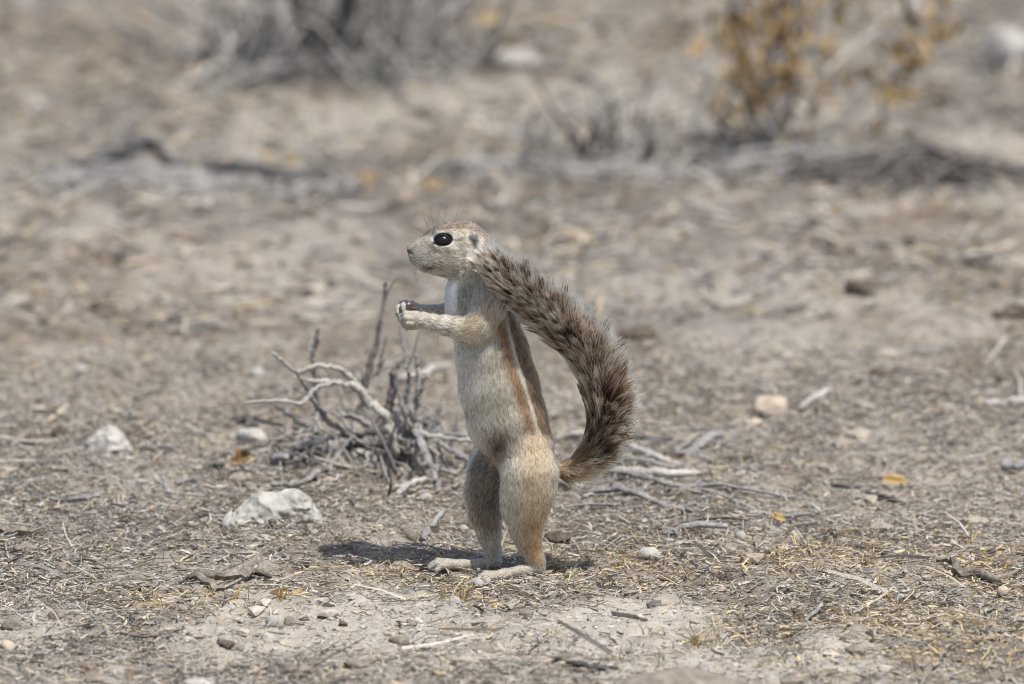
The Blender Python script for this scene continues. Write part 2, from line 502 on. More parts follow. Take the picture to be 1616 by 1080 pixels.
def tube(pts, radii, sides=8, sub=5, rough=0.18, wob=0.25, seed=0, flat=1.0):
    pts = np.asarray(pts, float)
    pr = np.concatenate([pts, np.asarray(radii, float)[:, None]], 1)
    c = catmull(pr, sub)
    p = c[:, :3].copy(); r = np.maximum(c[:, 3], 0.0002)
    n = len(p)
    rr = np.random.default_rng(seed)
    if n > 4:
        p[1:-1] += rr.normal(0, 1, (n - 2, 3)) * (r[1:-1, None] * wob)
    t = np.gradient(p, axis=0); t /= np.linalg.norm(t, axis=1)[:, None] + 1e-9
    u = np.cross(t[0], [0.13, 0.2, 0.97]); u /= np.linalg.norm(u) + 1e-9
    V = []; UV = []
    s = np.concatenate([[0], np.cumsum(np.linalg.norm(np.diff(p, axis=0), axis=1))])
    lobes = rr.uniform(0, 6.28, 3)
    knots = 1 + 0.35 * (rr.uniform(0, 1, n) > 0.86)
    for i in range(n):
        u = u - t[i] * np.dot(u, t[i]); u /= np.linalg.norm(u) + 1e-9
        w = np.cross(t[i], u)
        for k in range(sides + 1):
            a = 2 * math.pi * (k % sides) / sides
            f = knots[i] * (1 + rough * (math.sin(2 * a + lobes[0] + s[i] * 60) * 0.6 + math.sin(3 * a + lobes[1]) * 0.5) + rr.normal(0, rough * 0.25) * (k < sides))
            V.append(p[i] + r[i] * f * (math.cos(a) * u + math.sin(a) * w * flat))
            UV.append((k / sides, s[i] * 6))
    V = np.array(V)
    for i in range(n):
        V[i * (sides + 1) + sides] = V[i * (sides + 1)]
    Q = []
    m_ = sides + 1
    for i in range(n - 1):
        for k in range(sides):
            Q.append((i * m_ + k, i * m_ + k + 1, (i + 1) * m_ + k + 1, (i + 1) * m_ + k))
    T = []
    V = np.concatenate([V, [p[0] - t[0] * r[0] * 0.3, p[-1] + t[-1] * r[-1] * 0.9]]); UV += [(0.5, 0), (0.5, s[-1] * 6)]
    for k in range(sides):
        T.append((len(V) - 2, k + 1, k)); b0 = (n - 1) * m_
        T.append((len(V) - 1, b0 + k, b0 + k + 1))
    return V, np.array(Q), np.array(T), np.array(UV)

def tube_obj(name, pts, radii, mat, parent=None, origin=None, **kw):
    V, Q, T, UV = tube(pts, radii, **kw)
    o = np.asarray(origin if origin is not None else V.mean(0) * [1, 1, 0] + [0, 0, V[:, 2].min()])
    me = make_mesh(name, V - o, Q, T, smooth=True, uvs=UV)
    return link(name, me, mat, parent, None if parent is not None else o)

def ground_stick(name, label, cat, pxs, rpx, mat, group=None, lift=0.0, twigs=(), **kw):
    """a stick lying on the ground: photo pixels along it, radius in pixels"""
    pts = []; rad = []
    rp = np.interp(np.linspace(0, 1, len(pxs)), np.linspace(0, 1, len(rpx)), rpx)
    for i, e in enumerate(pxs):
        g = G(e[0], e[1]); s_ = pxm(g[1]); r_ = rp[i] * s_ * 1.12
        up_ = e[2] * s_ if len(e) > 2 else 0.0         # optional height above ground in pixels
        if up_:
            base = G(e[0], e[1] + e[2])
            pts.append(P(e[0], e[1], base[1])); rad.append(r_)
        else:
            g[2] = float(H(g[0], g[1])) + r_ * 0.75 + lift + .0045
            pts.append(g); rad.append(r_)
    pts = np.array(pts)
    o = tube_obj(name, pts, rad, mat, seed=int(abs(pts[0, 0] * 7919 + pts[0, 1] * 104729) * 100) % 9999, **kw)
    return tag(o, label, cat, group)

# ------------------------------------------------------------------ stones, clods
def ico(sub):
    bm = bmesh.new(); bmesh.ops.create_icosphere(bm, subdivisions=sub, radius=1)
    v = np.array([p.co[:] for p in bm.verts]); f = np.array([[p.index for p in q.verts] for q in bm.faces]); bm.free()
    return v, f
ICO = {k: ico(k) for k in (2, 3, 4)}

def stone(name, label, cat, px, py, wpx, hpx, mat, seed, depth=0.8, rough=0.22, group=None, rot=0.0, sub=3, sink=0.2, facets=5):
    """px,py: middle of its foot on the ground; wpx,hpx: seen width and height in photo pixels"""
    g = on(px, py); s = pxm(g[1])
    a = wpx * s / 2; hgt = hpx * s; b = a * depth
    v, f = ICO[sub]
    r = np.random.default_rng(seed)
    d = 1 + rough * 2 * (fbm(v[:, 0] * 1.6 + seed, v[:, 1] * 1.6, v[:, 2] * 1.6, seed, 3) - 0.5)
    w = v * d[:, None]
    for k in range(facets):
        n_ = r.normal(0, 1, 3); n_ /= np.linalg.norm(n_)
        lim = r.uniform(0.62, 0.9)
        e = w @ n_ - lim
        w = w - np.where(e > 0, e * 0.85, 0)[:, None] * n_
    w += v * ((fbm(v[:, 0] * 7, v[:, 1] * 7, v[:, 2] * 7, seed + 5, 2) - 0.5) * rough * 0.5)[:, None]
    w /= np.abs(w).max(0)
    zr = hgt / (2 - sink * 2)
    w = w * [a, b, zr * 1.05]
    c, sn = math.cos(rot), math.sin(rot)
    w = np.stack([w[:, 0] * c - w[:, 2] * sn, w[:, 1], w[:, 0] * sn + w[:, 2] * c], 1)
    w[:, 2] += zr * (1 - 2 * sink)
    g = g + np.array([0, b * 0.5, 0])
    me = make_mesh(name, w, tris=f, smooth=True)
    return tag(link(name, me, mat, loc=g), label, cat, group)

# surface nets: a mesh from a distance field
def surface_nets(F, org, h):
    S = F < 0
    nx, ny, nz = F.shape
    corners = [(0, 0, 0), (1, 0, 0), (0, 1, 0), (1, 1, 0), (0, 0, 1), (1, 0, 1), (0, 1, 1), (1, 1, 1)]
    cnt = np.zeros((nx - 1, ny - 1, nz - 1), np.int8)
    for (i, j, k) in corners:
        cnt += S[i:nx - 1 + i, j:ny - 1 + j, k:nz - 1 + k]
    act = np.argwhere((cnt > 0) & (cnt < 8))
    idx = np.full(cnt.shape, -1, np.int32)
    idx[act[:, 0], act[:, 1], act[:, 2]] = np.arange(len(act))
    val = [F[act[:, 0] + c[0], act[:, 1] + c[1], act[:, 2] + c[2]] for c in corners]
    pos = np.zeros((len(act), 3)); num = np.zeros(len(act))
    for a in range(8):
        for b in range(a + 1, 8):
            ca, cb = np.array(corners[a]), np.array(corners[b])
            if np.abs(ca - cb).sum() != 1:
                continue
            cr = (val[a] < 0) != (val[b] < 0)
            t = np.where(cr, val[a] / np.where(cr, val[a] - val[b], 1), 0)
            pos += np.where(cr[:, None], ca + (cb - ca) * t[:, None], 0)
            num += cr
    V = (act + pos / num[:, None]) * h + org
    Q = []
    for ax in range(3):
        sl0 = [slice(1, -1)] * 3; sl1 = [slice(1, -1)] * 3
        sl0[ax] = slice(0, -1); sl1[ax] = slice(1, None)
        A = S[tuple(sl0)]; B = S[tuple(sl1)]
        e = np.argwhere(A != B)
        off = np.ones(3, int); off[ax] = 0
        p = e + off
        o1, o2 = [(1, 2), (2, 0), (0, 1)][ax]
        d1 = np.zeros(3, int); d1[o1] = -1
        d2 = np.zeros(3, int); d2[o2] = -1
        c0 = idx[p[:, 0], p[:, 1], p[:, 2]]
        q = p + d1; c1 = idx[q[:, 0], q[:, 1], q[:, 2]]
        q = p + d1 + d2; c2 = idx[q[:, 0], q[:, 1], q[:, 2]]
        q = p + d2; c3 = idx[q[:, 0], q[:, 1], q[:, 2]]
        inside = A[e[:, 0], e[:, 1], e[:, 2]]
        quad = np.stack([c0, c1, c2, c3], 1)
        quad[~inside] = quad[~inside][:, ::-1]
        Q.append(quad)
    Q = np.concatenate(Q)
    Q = Q[(Q >= 0).all(1)]
    return V, Q

def big_rock(label, foot, lumps, depth, mat, seed, h=0.0013):
    """a limestone boulder: lumps as photo pixels (x, y, radius) in the plane of its foot"""
    g = on(*foot); yy = g[1] + 0.02; s = pxm(yy)
    cs = [(P(a, b, yy), r_ * s) for (a, b, r_) in lumps]
    lo = np.min([c - r_ * 1.5 for c, r_ in cs], 0); hi = np.max([c + r_ * 1.5 for c, r_ in cs], 0)
    lo[1] = yy - depth; hi[1] = yy + depth
    n = np.ceil((hi - lo) / h).astype(int) + 2
    X, Y, Z = np.meshgrid(*[lo[i] + np.arange(n[i]) * h for i in range(3)], indexing='ij')
    F = np.full(X.shape, 1.0)
    r = np.random.default_rng(seed)
    for (c, r_) in cs:
        dy = r.uniform(-0.3, 0.3) * r_
        d = np.sqrt((X - c[0]) ** 2 + ((Y - c[1] - dy) * 0.8) ** 2 + (Z - c[2]) ** 2) - r_
        k = 0.008
        hh = np.clip(0.5 + 0.5 * (d - F) / k, 0, 1)
        F = d * (1 - hh) + F * hh - k * hh * (1 - hh)
    nz_ = fbm(X * 70, Y * 70, Z * 70, seed, 4)
    F += (np.abs(nz_ - 0.5) * 2 - 0.22) * 0.010 + (vnoise(X * 28, Y * 28, Z * 28, seed + 9) - 0.5) * 0.010
    V, Q = surface_nets(F, lo, h)
    me = make_mesh('limestone_rock', V - g, Q, smooth=True)
    return tag(link('limestone_rock', me, mat, loc=g), label, 'rock')

big_rock('large rough whitish limestone rock between brown leaf and the squirrel', (430, 834),
         [(395, 816, 24), (376, 826, 19), (425, 812, 25), (452, 804, 22), (465, 789, 16), (482, 802, 19), (498, 817, 13), (412, 796, 15), (440, 828, 17), (400, 832, 16), (480, 822, 17), (460, 828, 16), (420, 832, 18)], 0.05, M_LIME, 3)
big_rock('smooth pale trapezoid limestone rock standing alone in the litter', (166, 728),
         [(148, 718, 20), (166, 704, 22), (184, 710, 19), (172, 696, 16), (196, 720, 14)], 0.05, M_LIME, 8)
stone('limestone_rock', 'pale limestone rock tucked against the twisted dead twigs', 'rock', 397, 708, 52, 32, M_LIME, 5, rough=0.3, sink=.15)
stone('limestone_rock', 'grey topped limestone lump beside the pale rock near the dead twigs', 'rock', 416, 694, 22, 18, M_LIME, 6, rough=0.3)
stone('limestone_rock', 'low flat pale limestone rock out on open ground behind the tail', 'rock', 1217, 664, 60, 27, M_PEBBLE_TAN, 7, rough=0.3, sink=.25)
stone('limestone_rock', 'small tan limestone rock beside the low flat pale one', 'rock', 1190, 682, 30, 14, M_PEBBLE_TAN, 12, rough=0.3)
stone('white_stone', 'small white angular stone in the straw just behind the squirrel heel', 'stone', 1025, 877, 38, 19, M_LIME, 9, rough=0.25, sub=3)
stone('flat_rock', 'flat pale rock on the bare ground by the tall dead bush', 'rock', 812, 108, 76, 26, M_PEBBLE, 14, rough=0.3, sink=.2)
stone('grey_rock', 'large grey block of rock above a dark stick in the distance', 'rock', 1592, 100, 84, 58, M_PEBBLE, 15, rough=0.3, sink=.1, depth=1.0)
stone('flat_rock', 'pale flat rock at the foot of the ochre leaved bush', 'rock', 1105, 212, 48, 20, M_LIME, 17, rough=0.3)
stone('limestone_rock', 'small white stone lying beyond the fallen branch in the open', 'stone', 130, 575, 30, 14, M_PEBBLE, 18)
stone('limestone_rock', 'pale chip of rock half buried under a grey forked twig', 'stone', 405, 592, 26, 14, M_PEBBLE, 19)

GP = 'pale pebbles on the soil'
peb = [(360, 935, 14, 15, M_PEBBLE), (271, 944, 24, 12, M_PEBBLE), (304, 945, 20, 9, M_PEBBLE), (353, 963, 22, 12, M_PEBBLE), (365, 955, 16, 10, M_PEBBLE),
       (429, 988, 22, 17, M_PEBBLE), (499, 829, 24, 12, M_PEBBLE), (672, 792, 22, 13, M_PEBBLE), (732, 832, 19, 12, M_PEBBLE),
       (1169, 851, 18, 14, M_PEBBLE), (1437, 851, 10, 9, M_PEBBLE), (1422, 938, 14, 10, M_PEBBLE), (1433, 940, 13, 9, M_PEBBLE)]
for i, (x, y, w, h_, m_) in enumerate(peb):
    stone('pebble', 'small rounded pale grey pebble lying in the dry litter', 'pebble', x, y, w, h_, m_, 100 + i, 0.9, 0.10, GP, facets=2, sub=3, rot=[0, .2, -.3, .1][i % 4])
for i, (x, y, w, h_) in enumerate([(599, 839, 14, 11), (1254, 832, 17, 12), (1583, 937, 19, 14), (1560, 926, 10, 8), (8, 1014, 34, 18), (112, 851, 9, 6), (258, 849, 8, 6), (1030, 918, 8, 6)]):
    stone('pebble', 'small warm tan pebble lying on the dry soil', 'pebble', x, y, w, h_, M_PEBBLE_TAN, 140 + i, 0.9, 0.12, 'tan pebbles on the soil', facets=3, sub=3)
stone('pebble', 'grey tilted pebble at the foot of a yellow grass tuft before the squirrel', 'pebble', 718, 952, 20, 20, M_PEBBLE, 160, 0.9, 0.12, facets=3, rot=-.5)
stone('pebble', 'smooth flat grey pebble touching the toes of the squirrel', 'pebble', 752, 929, 24, 13, M_PEBBLE, 161, 0.8, 0.10, facets=2)
stone('pebble', 'second grey pebble leaning on the flat one by the toes', 'pebble', 767, 925, 16, 14, M_PEBBLE, 162, 0.8, 0.10, facets=2, rot=.6)
stone('flat_rock', 'low whitish slab lying in the bare sandy soil before the driftwood', 'stone', 314, 1073, 54, 14, M_LIME, 163, 0.9, 0.2)
stone('shell_fragment', 'tiny bright white fragment on the brown soil', 'stone', 83, 930, 12, 7, M_LIME, 164, 0.6, 0.2)

def clod(label, x, y, w, h_, mat, seed, group=None, name='dung_lump', cat='dung'):
    stone(name, label, cat, x, y, w, h_, mat, seed, 0.8, 0.5, group, facets=2, sub=3, sink=.22)
clod('crumbly brown dung lump right behind the heel of the squirrel', 880, 853, 46, 17, M_CLOD, 200)
clod('dark round dung lump alone on the pale open ground', 1361, 477, 58, 24, M_CLOD, 201)
clod('small dark dung lump before the round one on open ground', 1384, 604, 36, 14, M_CLOD, 202)
clod('long dark dung lump on the ground behind the bushy tail', 1005, 528, 70, 20, M_CLOD, 203)
clod('dark lump on the ground beyond the squirrel neck', 862, 373, 46, 16, M_CLOD, 204)
for i, (x, y, w, h_) in enumerate([(1543, 416, 70, 18), (1590, 503, 60, 12), (70, 702, 26, 16), (95, 698, 30, 18), (48, 713, 30, 16), (222, 549, 20, 10), (345, 578, 22, 10), (70, 498, 26, 14), (40, 310, 40, 16), (880, 655, 30, 10), (140, 110, 50, 18), (650, 660, 24, 12), (1180, 322, 40, 16), (505, 150, 36, 14), (1330, 1000, 14, 8)]):
    clod('dark crumbled dung lump scattered on the open ground', x, y, w, h_, M_CLOD, 210 + i, 'scattered dung lumps')
for i, (x, y, w, h_) in enumerate([(61, 914, 20, 13), (167, 933, 26, 13), (90, 975, 30, 17), (18, 986, 34, 18), (497, 872, 22, 12), (286, 890, 22, 10), (85, 1035, 34, 14), (376, 1020, 22, 12), (350, 1015, 18, 11), (650, 973, 20, 9), (830, 978, 24, 12), (195, 980, 12, 10), (240, 1035, 22, 10), (460, 978, 26, 13), (630, 1010, 36, 12), (755, 1020, 60, 16), (900, 1045, 60, 12), (1350, 1025, 34, 12), (1480, 985, 22, 12), (1140, 930, 18, 10), (1600, 800, 16, 10), (40, 880, 40, 16), (560, 1045, 40, 12), (150, 1058, 60, 16), (470, 1062, 50, 14), (700, 1062, 46, 12), (1250, 1062, 60, 14)]):
    clod('lump of hard brown soil crust on the bare ground', x, y, w, h_, M_CLODG, 240 + i, 'hard soil lumps', 'soil_lump', 'soil lump')
stone('soil_lump', 'grey angular chunk of soil beside a leaning grey stick', 'soil lump', 647, 849, 27, 20, M_CLODG, 290, 0.8, 0.4)
stone('bark_chip', 'dark grey bark chip lying on the pale sand patch', 'bark chip', 1033, 952, 26, 13, M_WOOD_MID, 291, 0.8, 0.9)

# blurred lump at the near edge of the view: lies closer to the viewer than the rest
g_ = G(1075, 1130)
v_, f_ = ICO[3]
w_ = v_ * (1 + 0.4 * (fbm(v_[:, 0] * 2, v_[:, 1] * 2, v_[:, 2] * 2, 4, 3) - 0.5))[:, None] * [0.060, 0.03, 0.026]
tag(link('soil_lump', make_mesh('soil_lump', w_, tris=f_, smooth=True), M_CLODG, loc=(g_[0], g_[1], 0.012)), 'broad brown soil hump rising from the bare sandy patch', 'soil lump')

# ------------------------------------------------------------------ dead twig shrub behind the squirrel
base = on(640, 742); SY = base[1]
shrub = empty('dead_shrub', base, 'small dead grey shrub of twisted bare twigs behind the squirrel', 'dead shrub')
BR = [  # photo pixels along the branch, depth offset start/end (m) or 'g' for lying on the ground, radii in pixels, wood
    ([(623, 716), (620, 686), (607, 658), (582, 629), (562, 605), (543, 588), (534, 582), (505, 577), (473, 587), (461, 583), (449, 574), (429, 557)], 0, -.06, [9, 8, 6.5, 5, 4, 4, 4, 3.6, 3.6, 3, 3, 2.3], M_WOOD_PALE),
    ([(626, 716), (612, 664), (580, 632), (562, 613), (545, 605), (520, 602), (497, 602), (471, 597)], -.02, -.07, [7, 7, 6.5, 6, 4.5, 4, 3, 1], M_WOOD_PALE),
    ([(540, 604), (508, 608), (493, 617), (484, 629), (474, 637), (455, 634), (430, 633), (386, 636)], -.055, -.10, [3, 3, 3.2, 3.4, 3, 2.8, 2.6, 2.2], M_WOOD_PALE),
    ([(466, 584), (478, 605), (488, 624), (501, 641), (514, 660), (531, 673), (553, 688), (582, 707)], -.06, -.02, [3, 3, 3.2, 3.6, 4.4, 4, 4, 4], M_WOOD),
    ([(503, 652), (500, 625), (496, 590), (494, 562), (499, 545), (502, 520)], .06, .07, [4, 3.6, 3.6, 4.2, 3.6, 2.6], M_WOOD_MID),
    ([(494, 562), (488, 548), (492, 537)], .12, .13, [3, 2.6, 2], M_WOOD),
    ([(566, 660), (575, 615), (583, 580), (593, 543), (602, 500), (607, 460), (609, 446)], .05, .06, [6, 5, 5, 4.2, 3.6, 3.2, 2.6], M_WOOD_MID),
    ([(581, 594), (592, 591), (601, 577), (607, 564)], .11, .10, [3.5, 3.8, 3, 1.6], M_WOOD_PALE),
    ([(609, 660), (613, 642), (620, 617), (622, 588), (630, 573), (638, 570)], .03, .04, [7, 6.5, 5.8, 5, 4, 2], M_WOOD_MID),
    ([(641, 712), (641, 687), (646, 659), (641, 638), (643, 617), (646, 592), (641, 576), (641, 561), (636, 540), (632, 511)], 0, .02, [6, 5, 4.6, 4.4, 4, 3.4, 3.4, 3, 2.6, 2], M_WOOD),
    ([(652, 706), (655, 682), (659, 663), (657, 638), (659, 617), (661, 596), (659, 578), (655, 561)], -.01, .0, [6, 6, 5, 4.6, 4.2, 3.8, 3.6, 3], M_WOOD),
    ([(658, 626), (668, 610), (673, 589)], -.01, -.02, [4, 4, 1.6], M_WOOD_PALE),
    ([(648, 676), (637, 648), (629, 620)], -.02, -.03, [4, 3.4, 2], M_WOOD),
    ([(654, 678), (666, 701), (678, 727), (688, 754), (692, 774)], -.01, -.12, [5, 5, 4.6, 4.4, 3.6], M_WOOD),
    ([(688, 754), (683, 764), (682, 772)], -.09, -.10, [3, 2.6, 1.5], M_WOOD),
    ([(656, 672), (671, 684), (703, 691), (735, 695), (764, 699)], 0, .02, [5, 4.4, 4, 4, 3.4], M_WOOD_PALE),
    ([(676, 680), (705, 685), (745, 689), (775, 692)], .02, .05, [3.4, 3.6, 3.4, 3], M_WOOD),
    ([(690, 700), (717, 714), (745, 727), (775, 738)], .0, -.03, [4, 5, 4.6, 4], M_WOOD),
    ([(649, 740), (646, 712), (643, 680), (640, 655)], -.02, -.01, [7, 6.5, 5, 2.6], M_WOOD_MID),
    ([(656, 744), (655, 722), (656, 695)], -.03, -.02, [7, 7, 5], M_WOOD),
    ([(634, 728), (634, 705), (630, 672), (622, 650)], 0, .03, [8, 8, 6, 3], M_WOOD),
    ([(459, 720), (478, 708), (502, 696), (526, 689), (553, 688), (579, 684), (615, 681)], -.03, .02, [4, 4.6, 5, 4.6, 4, 3.6, 3.6], M_WOOD_DARK),
    ([(536, 653), (562, 661), (582, 674), (600, 683), (620, 694)], .05, .03, [4, 5, 5, 4.5, 4], M_WOOD),
    ([(500, 653), (499, 667), (496, 682)], .02, .0, [3, 3.6, 3.6], M_WOOD),
    ([(435, 643), (459, 658), (483, 673), (505, 686)], .05, .03, [2, 3.4, 3.6, 3], M_WOOD_DARK),
    ([(401, 660), (425, 667), (447, 672)], .05, .04, [2.4, 3.4, 3], M_WOOD_DARK),
    ([(418, 713), (442, 692), (469, 684), (490, 678)], -.01, .02, [3, 3.4, 3.2, 3], M_WOOD),
    ([(686, 690), (690, 664), (697, 634)], .04, .05, [5, 4, 2], M_WOOD),
    ([(676, 690), (671, 668), (680, 650)], .04, .04, [5, 4.6, 3], M_WOOD),
    ([(545, 650), (540, 630), (533, 610)], .04, .05, [3, 2.8, 2], M_WOOD),
    ([(524, 652), (540, 662), (560, 690)], .02, .0, [3, 3.4, 3], M_WOOD),
    ([(612, 700), (640, 690), (668, 668), (683, 655)], .03, .05, [4.4, 4, 3.4, 2.6], M_WOOD),
    ([(600, 700), (612, 672), (628, 650), (634, 626)], .03, .04, [5, 5, 4, 3], M_WOOD),
    ([(640, 720), (610, 706), (570, 704), (540, 708)], .0, -.02, [5, 4.4, 4, 3], M_WOOD_DARK),
    ([(660, 730), (690, 738), (720, 748)], -.02, -.05, [4, 3.6, 3], M_WOOD),
    ([(510, 700), (500, 690), (470, 700), (450, 704)], .02, .0, [3, 3, 2.6, 2], M_WOOD)]
FINE = []
for i, (px_, d0, d1, rp_, mt) in enumerate(BR):
    n_ = len(px_); pts = []; rad = []
    for k, (a, b_) in enumerate(px_):
        yy = SY + d0 + (d1 - d0) * k / (n_ - 1)
        p_ = P(a, b_, yy); s_ = pxm(yy)
        p_[2] = max(p_[2], float(H(p_[0], yy)) + rp_[k] * s_ * 0.4)
        pts.append(p_); rad.append(rp_[k] * s_ * .95)
    tube_obj('branch', pts, rad, mt, shrub, base, seed=300 + i, sides=8, sub=6, rough=.26, wob=.32)
    FINE.append(catmull(np.array(pts), 6))
rb = np.random.default_rng(5)
for i in range(80):      # broken twig ends crowding the root crown
    a0 = np.array([rb.normal(-.012, .05), rb.normal(0, .05), 0.0]); c_ = base + a0
    c_[2] = float(H(c_[0], c_[1]))
    an = rb.uniform(0, 6.28); el = rb.uniform(0.05, 1.1); L = rb.uniform(.02, .075)
    d_ = np.array([math.cos(an) * math.cos(el), math.sin(an) * math.cos(el), math.sin(el)])
    r_ = rb.uniform(.0007, .0021)
    tube_obj('twig', [c_, c_ + d_ * L * .5 + rb.normal(0, .004, 3), c_ + d_ * L], [r_, r_ * .9, r_ * .5], [M_WOOD, M_WOOD_MID, M_WOOD_PALE, M_WOOD_DARK][i % 4], shrub, base, seed=400 + i, sides=5, sub=3)

for i in range(64):      # hair-thin snapped side twigs
    q_ = FINE[rb.integers(len(FINE))]; c_ = q_[rb.integers(1, max(2, int(len(q_) * .7)))]
    an = rb.uniform(0, 6.28); el = rb.uniform(-.3, 1.2); L = rb.uniform(.008, .045)
    d_ = np.array([math.cos(an) * math.cos(el), math.sin(an) * math.cos(el) * .6, math.sin(el)])
    r_ = rb.uniform(.0004, .0010)
    tube_obj('twig', [c_, c_ + d_ * L * .5 + rb.normal(0, .0025, 3), c_ + d_ * L], [r_, r_ * .8, r_ * .4], [M_WOOD, M_WOOD_MID, M_WOOD_PALE][i % 3], shrub, base, seed=500 + i, sides=4, sub=3)

# ------------------------------------------------------------------ loose sticks
GS = ground_stick
GS('fallen_stick', 'thick weathered log with a pale broken end under the dead shrub', 'stick', [(430, 743), (466, 737), (505, 733), (536, 727), (584, 720)], [9, 11, 9, 7, 5], M_WOOD, flat=.9)
GS('fallen_stick', 'short grey stick parallel to the thick log', 'stick', [(548, 732), (577, 731), (592, 733)], [4, 5, 3], M_WOOD_PALE)
GS('stump', 'small broken upright stump beside the thick weathered log', 'stump', [(578, 755), (584, 738, 17), (592, 722, 33)], [8, 7, 3], M_WOOD)
GS('fallen_stick', 'grey stick running behind the large whitish rock', 'stick', [(428, 789), (466, 779), (514, 760), (540, 752)], [3.4, 4, 4, 3], M_WOOD)
GS('fallen_stick', 'long forked grey stick starting at the squirrel rump', 'stick', [(870, 764), (924, 776), (971, 784), (1007, 793), (1054, 804), (1092, 812)], [4.5, 5, 5, 4.4, 4, 3], M_WOOD)
GS('fallen_stick', 'pale grey stick leaning out of the brush beside the tail', 'stick', [(975, 712), (1016, 725), (1054, 737), (1090, 740)], [3.6, 4.2, 4.2, 3], M_WOOD_PALE)
GS('fallen_stick', 'thick pale split stick below the leaning grey one', 'stick', [(968, 754), (1013, 756), (1066, 760), (1105, 757)], [4, 5.4, 6, 4], M_WOOD_PALE)
GS('fallen_stick', 'very long thin grey stick reaching to the yellow leaf', 'stick', [(900, 748), (971, 762), (1015, 769), (1054, 779), (1127, 787), (1179, 798), (1221, 805), (1280, 809)], [3.8, 4.2, 4.2, 3.4, 3, 3, 2.8, 2.2], M_WOOD)
GS('fallen_stick', 'thin straight grey stick just beyond the very long one', 'stick', [(1071, 784), (1138, 783), (1243, 785)], [2.2, 2.6, 2], M_WOOD)
GS('fallen_stick', 'grey stick with raised broken tip pointing away from the tail', 'stick', [(1066, 724), (1090, 714, 4), (1115, 696, 12), (1136, 682, 16)], [5, 5.6, 6, 5], M_WOOD)
GS('fallen_stick', 'slim twig raised beside the stick with the broken tip', 'stick', [(1066, 718), (1084, 700, 10), (1102, 683, 22)], [2.4, 2.6, 2], M_WOOD)
GS('fallen_stick', 'short dark grey stick lying in straw behind the white stone', 'stick', [(1044, 847), (1099, 846), (1146, 844)], [3, 4.4, 4.2], M_WOOD)
GS('fallen_stick', 'short upright grey twig stub between the long sticks', 'stick', [(967, 782), (966, 765, 17), (972, 748, 33)], [3.6, 3, 2], M_WOOD)
GS('fallen_stick', 'thin pale stick crossing under the tail', 'stick', [(920, 735), (960, 742), (1010, 747), (1060, 748), (1130, 752)], [2, 2.4, 2.6, 2.4, 1.8], M_WOOD)
GS('fallen_stick', 'grey stick lying behind the squirrel rump in shade', 'stick', [(878, 700), (915, 706), (960, 712)], [4, 5, 4], M_WOOD_PALE)
GS('fallen_stick', 'dark broken branch on the ground beyond the tail', 'stick', [(990, 700), (1030, 702), (1060, 699)], [3, 4, 3], M_WOOD_DARK)
GS('fallen_stick', 'dark charred twig in front of the curled yellow leaf', 'stick', [(1366, 779), (1410, 782), (1436, 789)], [3, 3.6, 2.6], M_WOOD_DARK)
GS('fallen_stick', 'thin dark twig near the curled yellow leaf', 'stick', [(1312, 759), (1335, 763), (1362, 765)], [2, 3, 2], M_WOOD_DARK)
GS('fallen_stick', 'grey stick with a charred end beyond the driftwood root', 'stick', [(1585, 738), (1602, 732), (1640, 722)], [6.5, 6, 5], M_WOOD)
GS('fallen_stick', 'pale stick lying beside the low flat pale rock', 'stick', [(1262, 654), (1282, 645), (1308, 634)], [3.5, 5, 4], M_WOOD_PALE)
GS('fallen_stick', 'bleached stick along the pale strip of open ground', 'stick', [(1552, 645), (1590, 642), (1650, 640)], [4, 6, 5], M_WOOD_PALE)
GS('driftwood_root', 'twisted tan driftwood root with a raised hooked end', 'driftwood', [(1478, 884, 12), (1503, 885, 12), (1515, 905, 2), (1533, 902), (1575, 911), (1605, 902)], [3, 5, 6, 6.5, 5.5, 3], M_WOOD_TAN)
GS('driftwood_root', 'gnarled grooved driftwood piece near the pale pebbles', 'driftwood', [(290, 907), (314, 906), (335, 914), (365, 914), (384, 903), (403, 898), (428, 903)], [3, 6.5, 5.5, 7, 7.5, 5.5, 3], M_WOOD_TAN, rough=.35)
GS('driftwood_root', 'lower flat splinter under the gnarled driftwood piece', 'driftwood', [(282, 915), (310, 920), (345, 926), (380, 921)], [3, 5, 5, 3], M_WOOD_TAN, rough=.3)
GS('fallen_stick', 'thick smooth brown stick with an upturned peeling end', 'stick', [(-40, 848), (0, 848), (20, 850), (50, 845), (61, 836, 4), (80, 826, 10)], [6, 6.5, 6.5, 5.5, 4, 2.6], M_WOOD_TAN)
GS('fallen_stick', 'straight dark grey stick alone in the grey litter', 'stick', [(78, 793), (117, 793), (157, 795)], [2.6, 3.6, 3], M_WOOD)
GS('fallen_stick', 'thin straw coloured stalk on the bare sandy soil', 'stick', [(190, 994), (239, 997), (288, 996)], [1.4, 2.2, 2], M_WOOD_TAN)
GS('fallen_stick', 'short thin brown twig near hard soil lumps', 'stick', [(112, 882), (140, 888), (170, 894)], [1.6, 2, 1.6], M_WOOD_TAN)
GS('fallen_stick', 'grey stick leaning on the angular soil chunk', 'stick', [(668, 850), (676, 836, 5), (700, 806, 20)], [4.5, 4.5, 3.4], M_WOOD)
GS('fallen_stick', 'short dark twig with a white tip beyond the smooth trapezoid rock', 'stick', [(178, 662), (202, 664), (206, 648, 16)], [2.5, 3.4, 3], M_WOOD)
GS('fallen_stick', 'small bent dark twig near the smooth trapezoid rock', 'stick', [(228, 726), (266, 728), (280, 716, 8), (290, 703, 18)], [2.4, 4, 4, 2.4], M_WOOD)
GS('fallen_stick', 'dark broken twig standing up in the grey litter', 'stick', [(268, 786), (262, 768, 14), (258, 752, 28)], [4, 4, 2.6], M_WOOD)
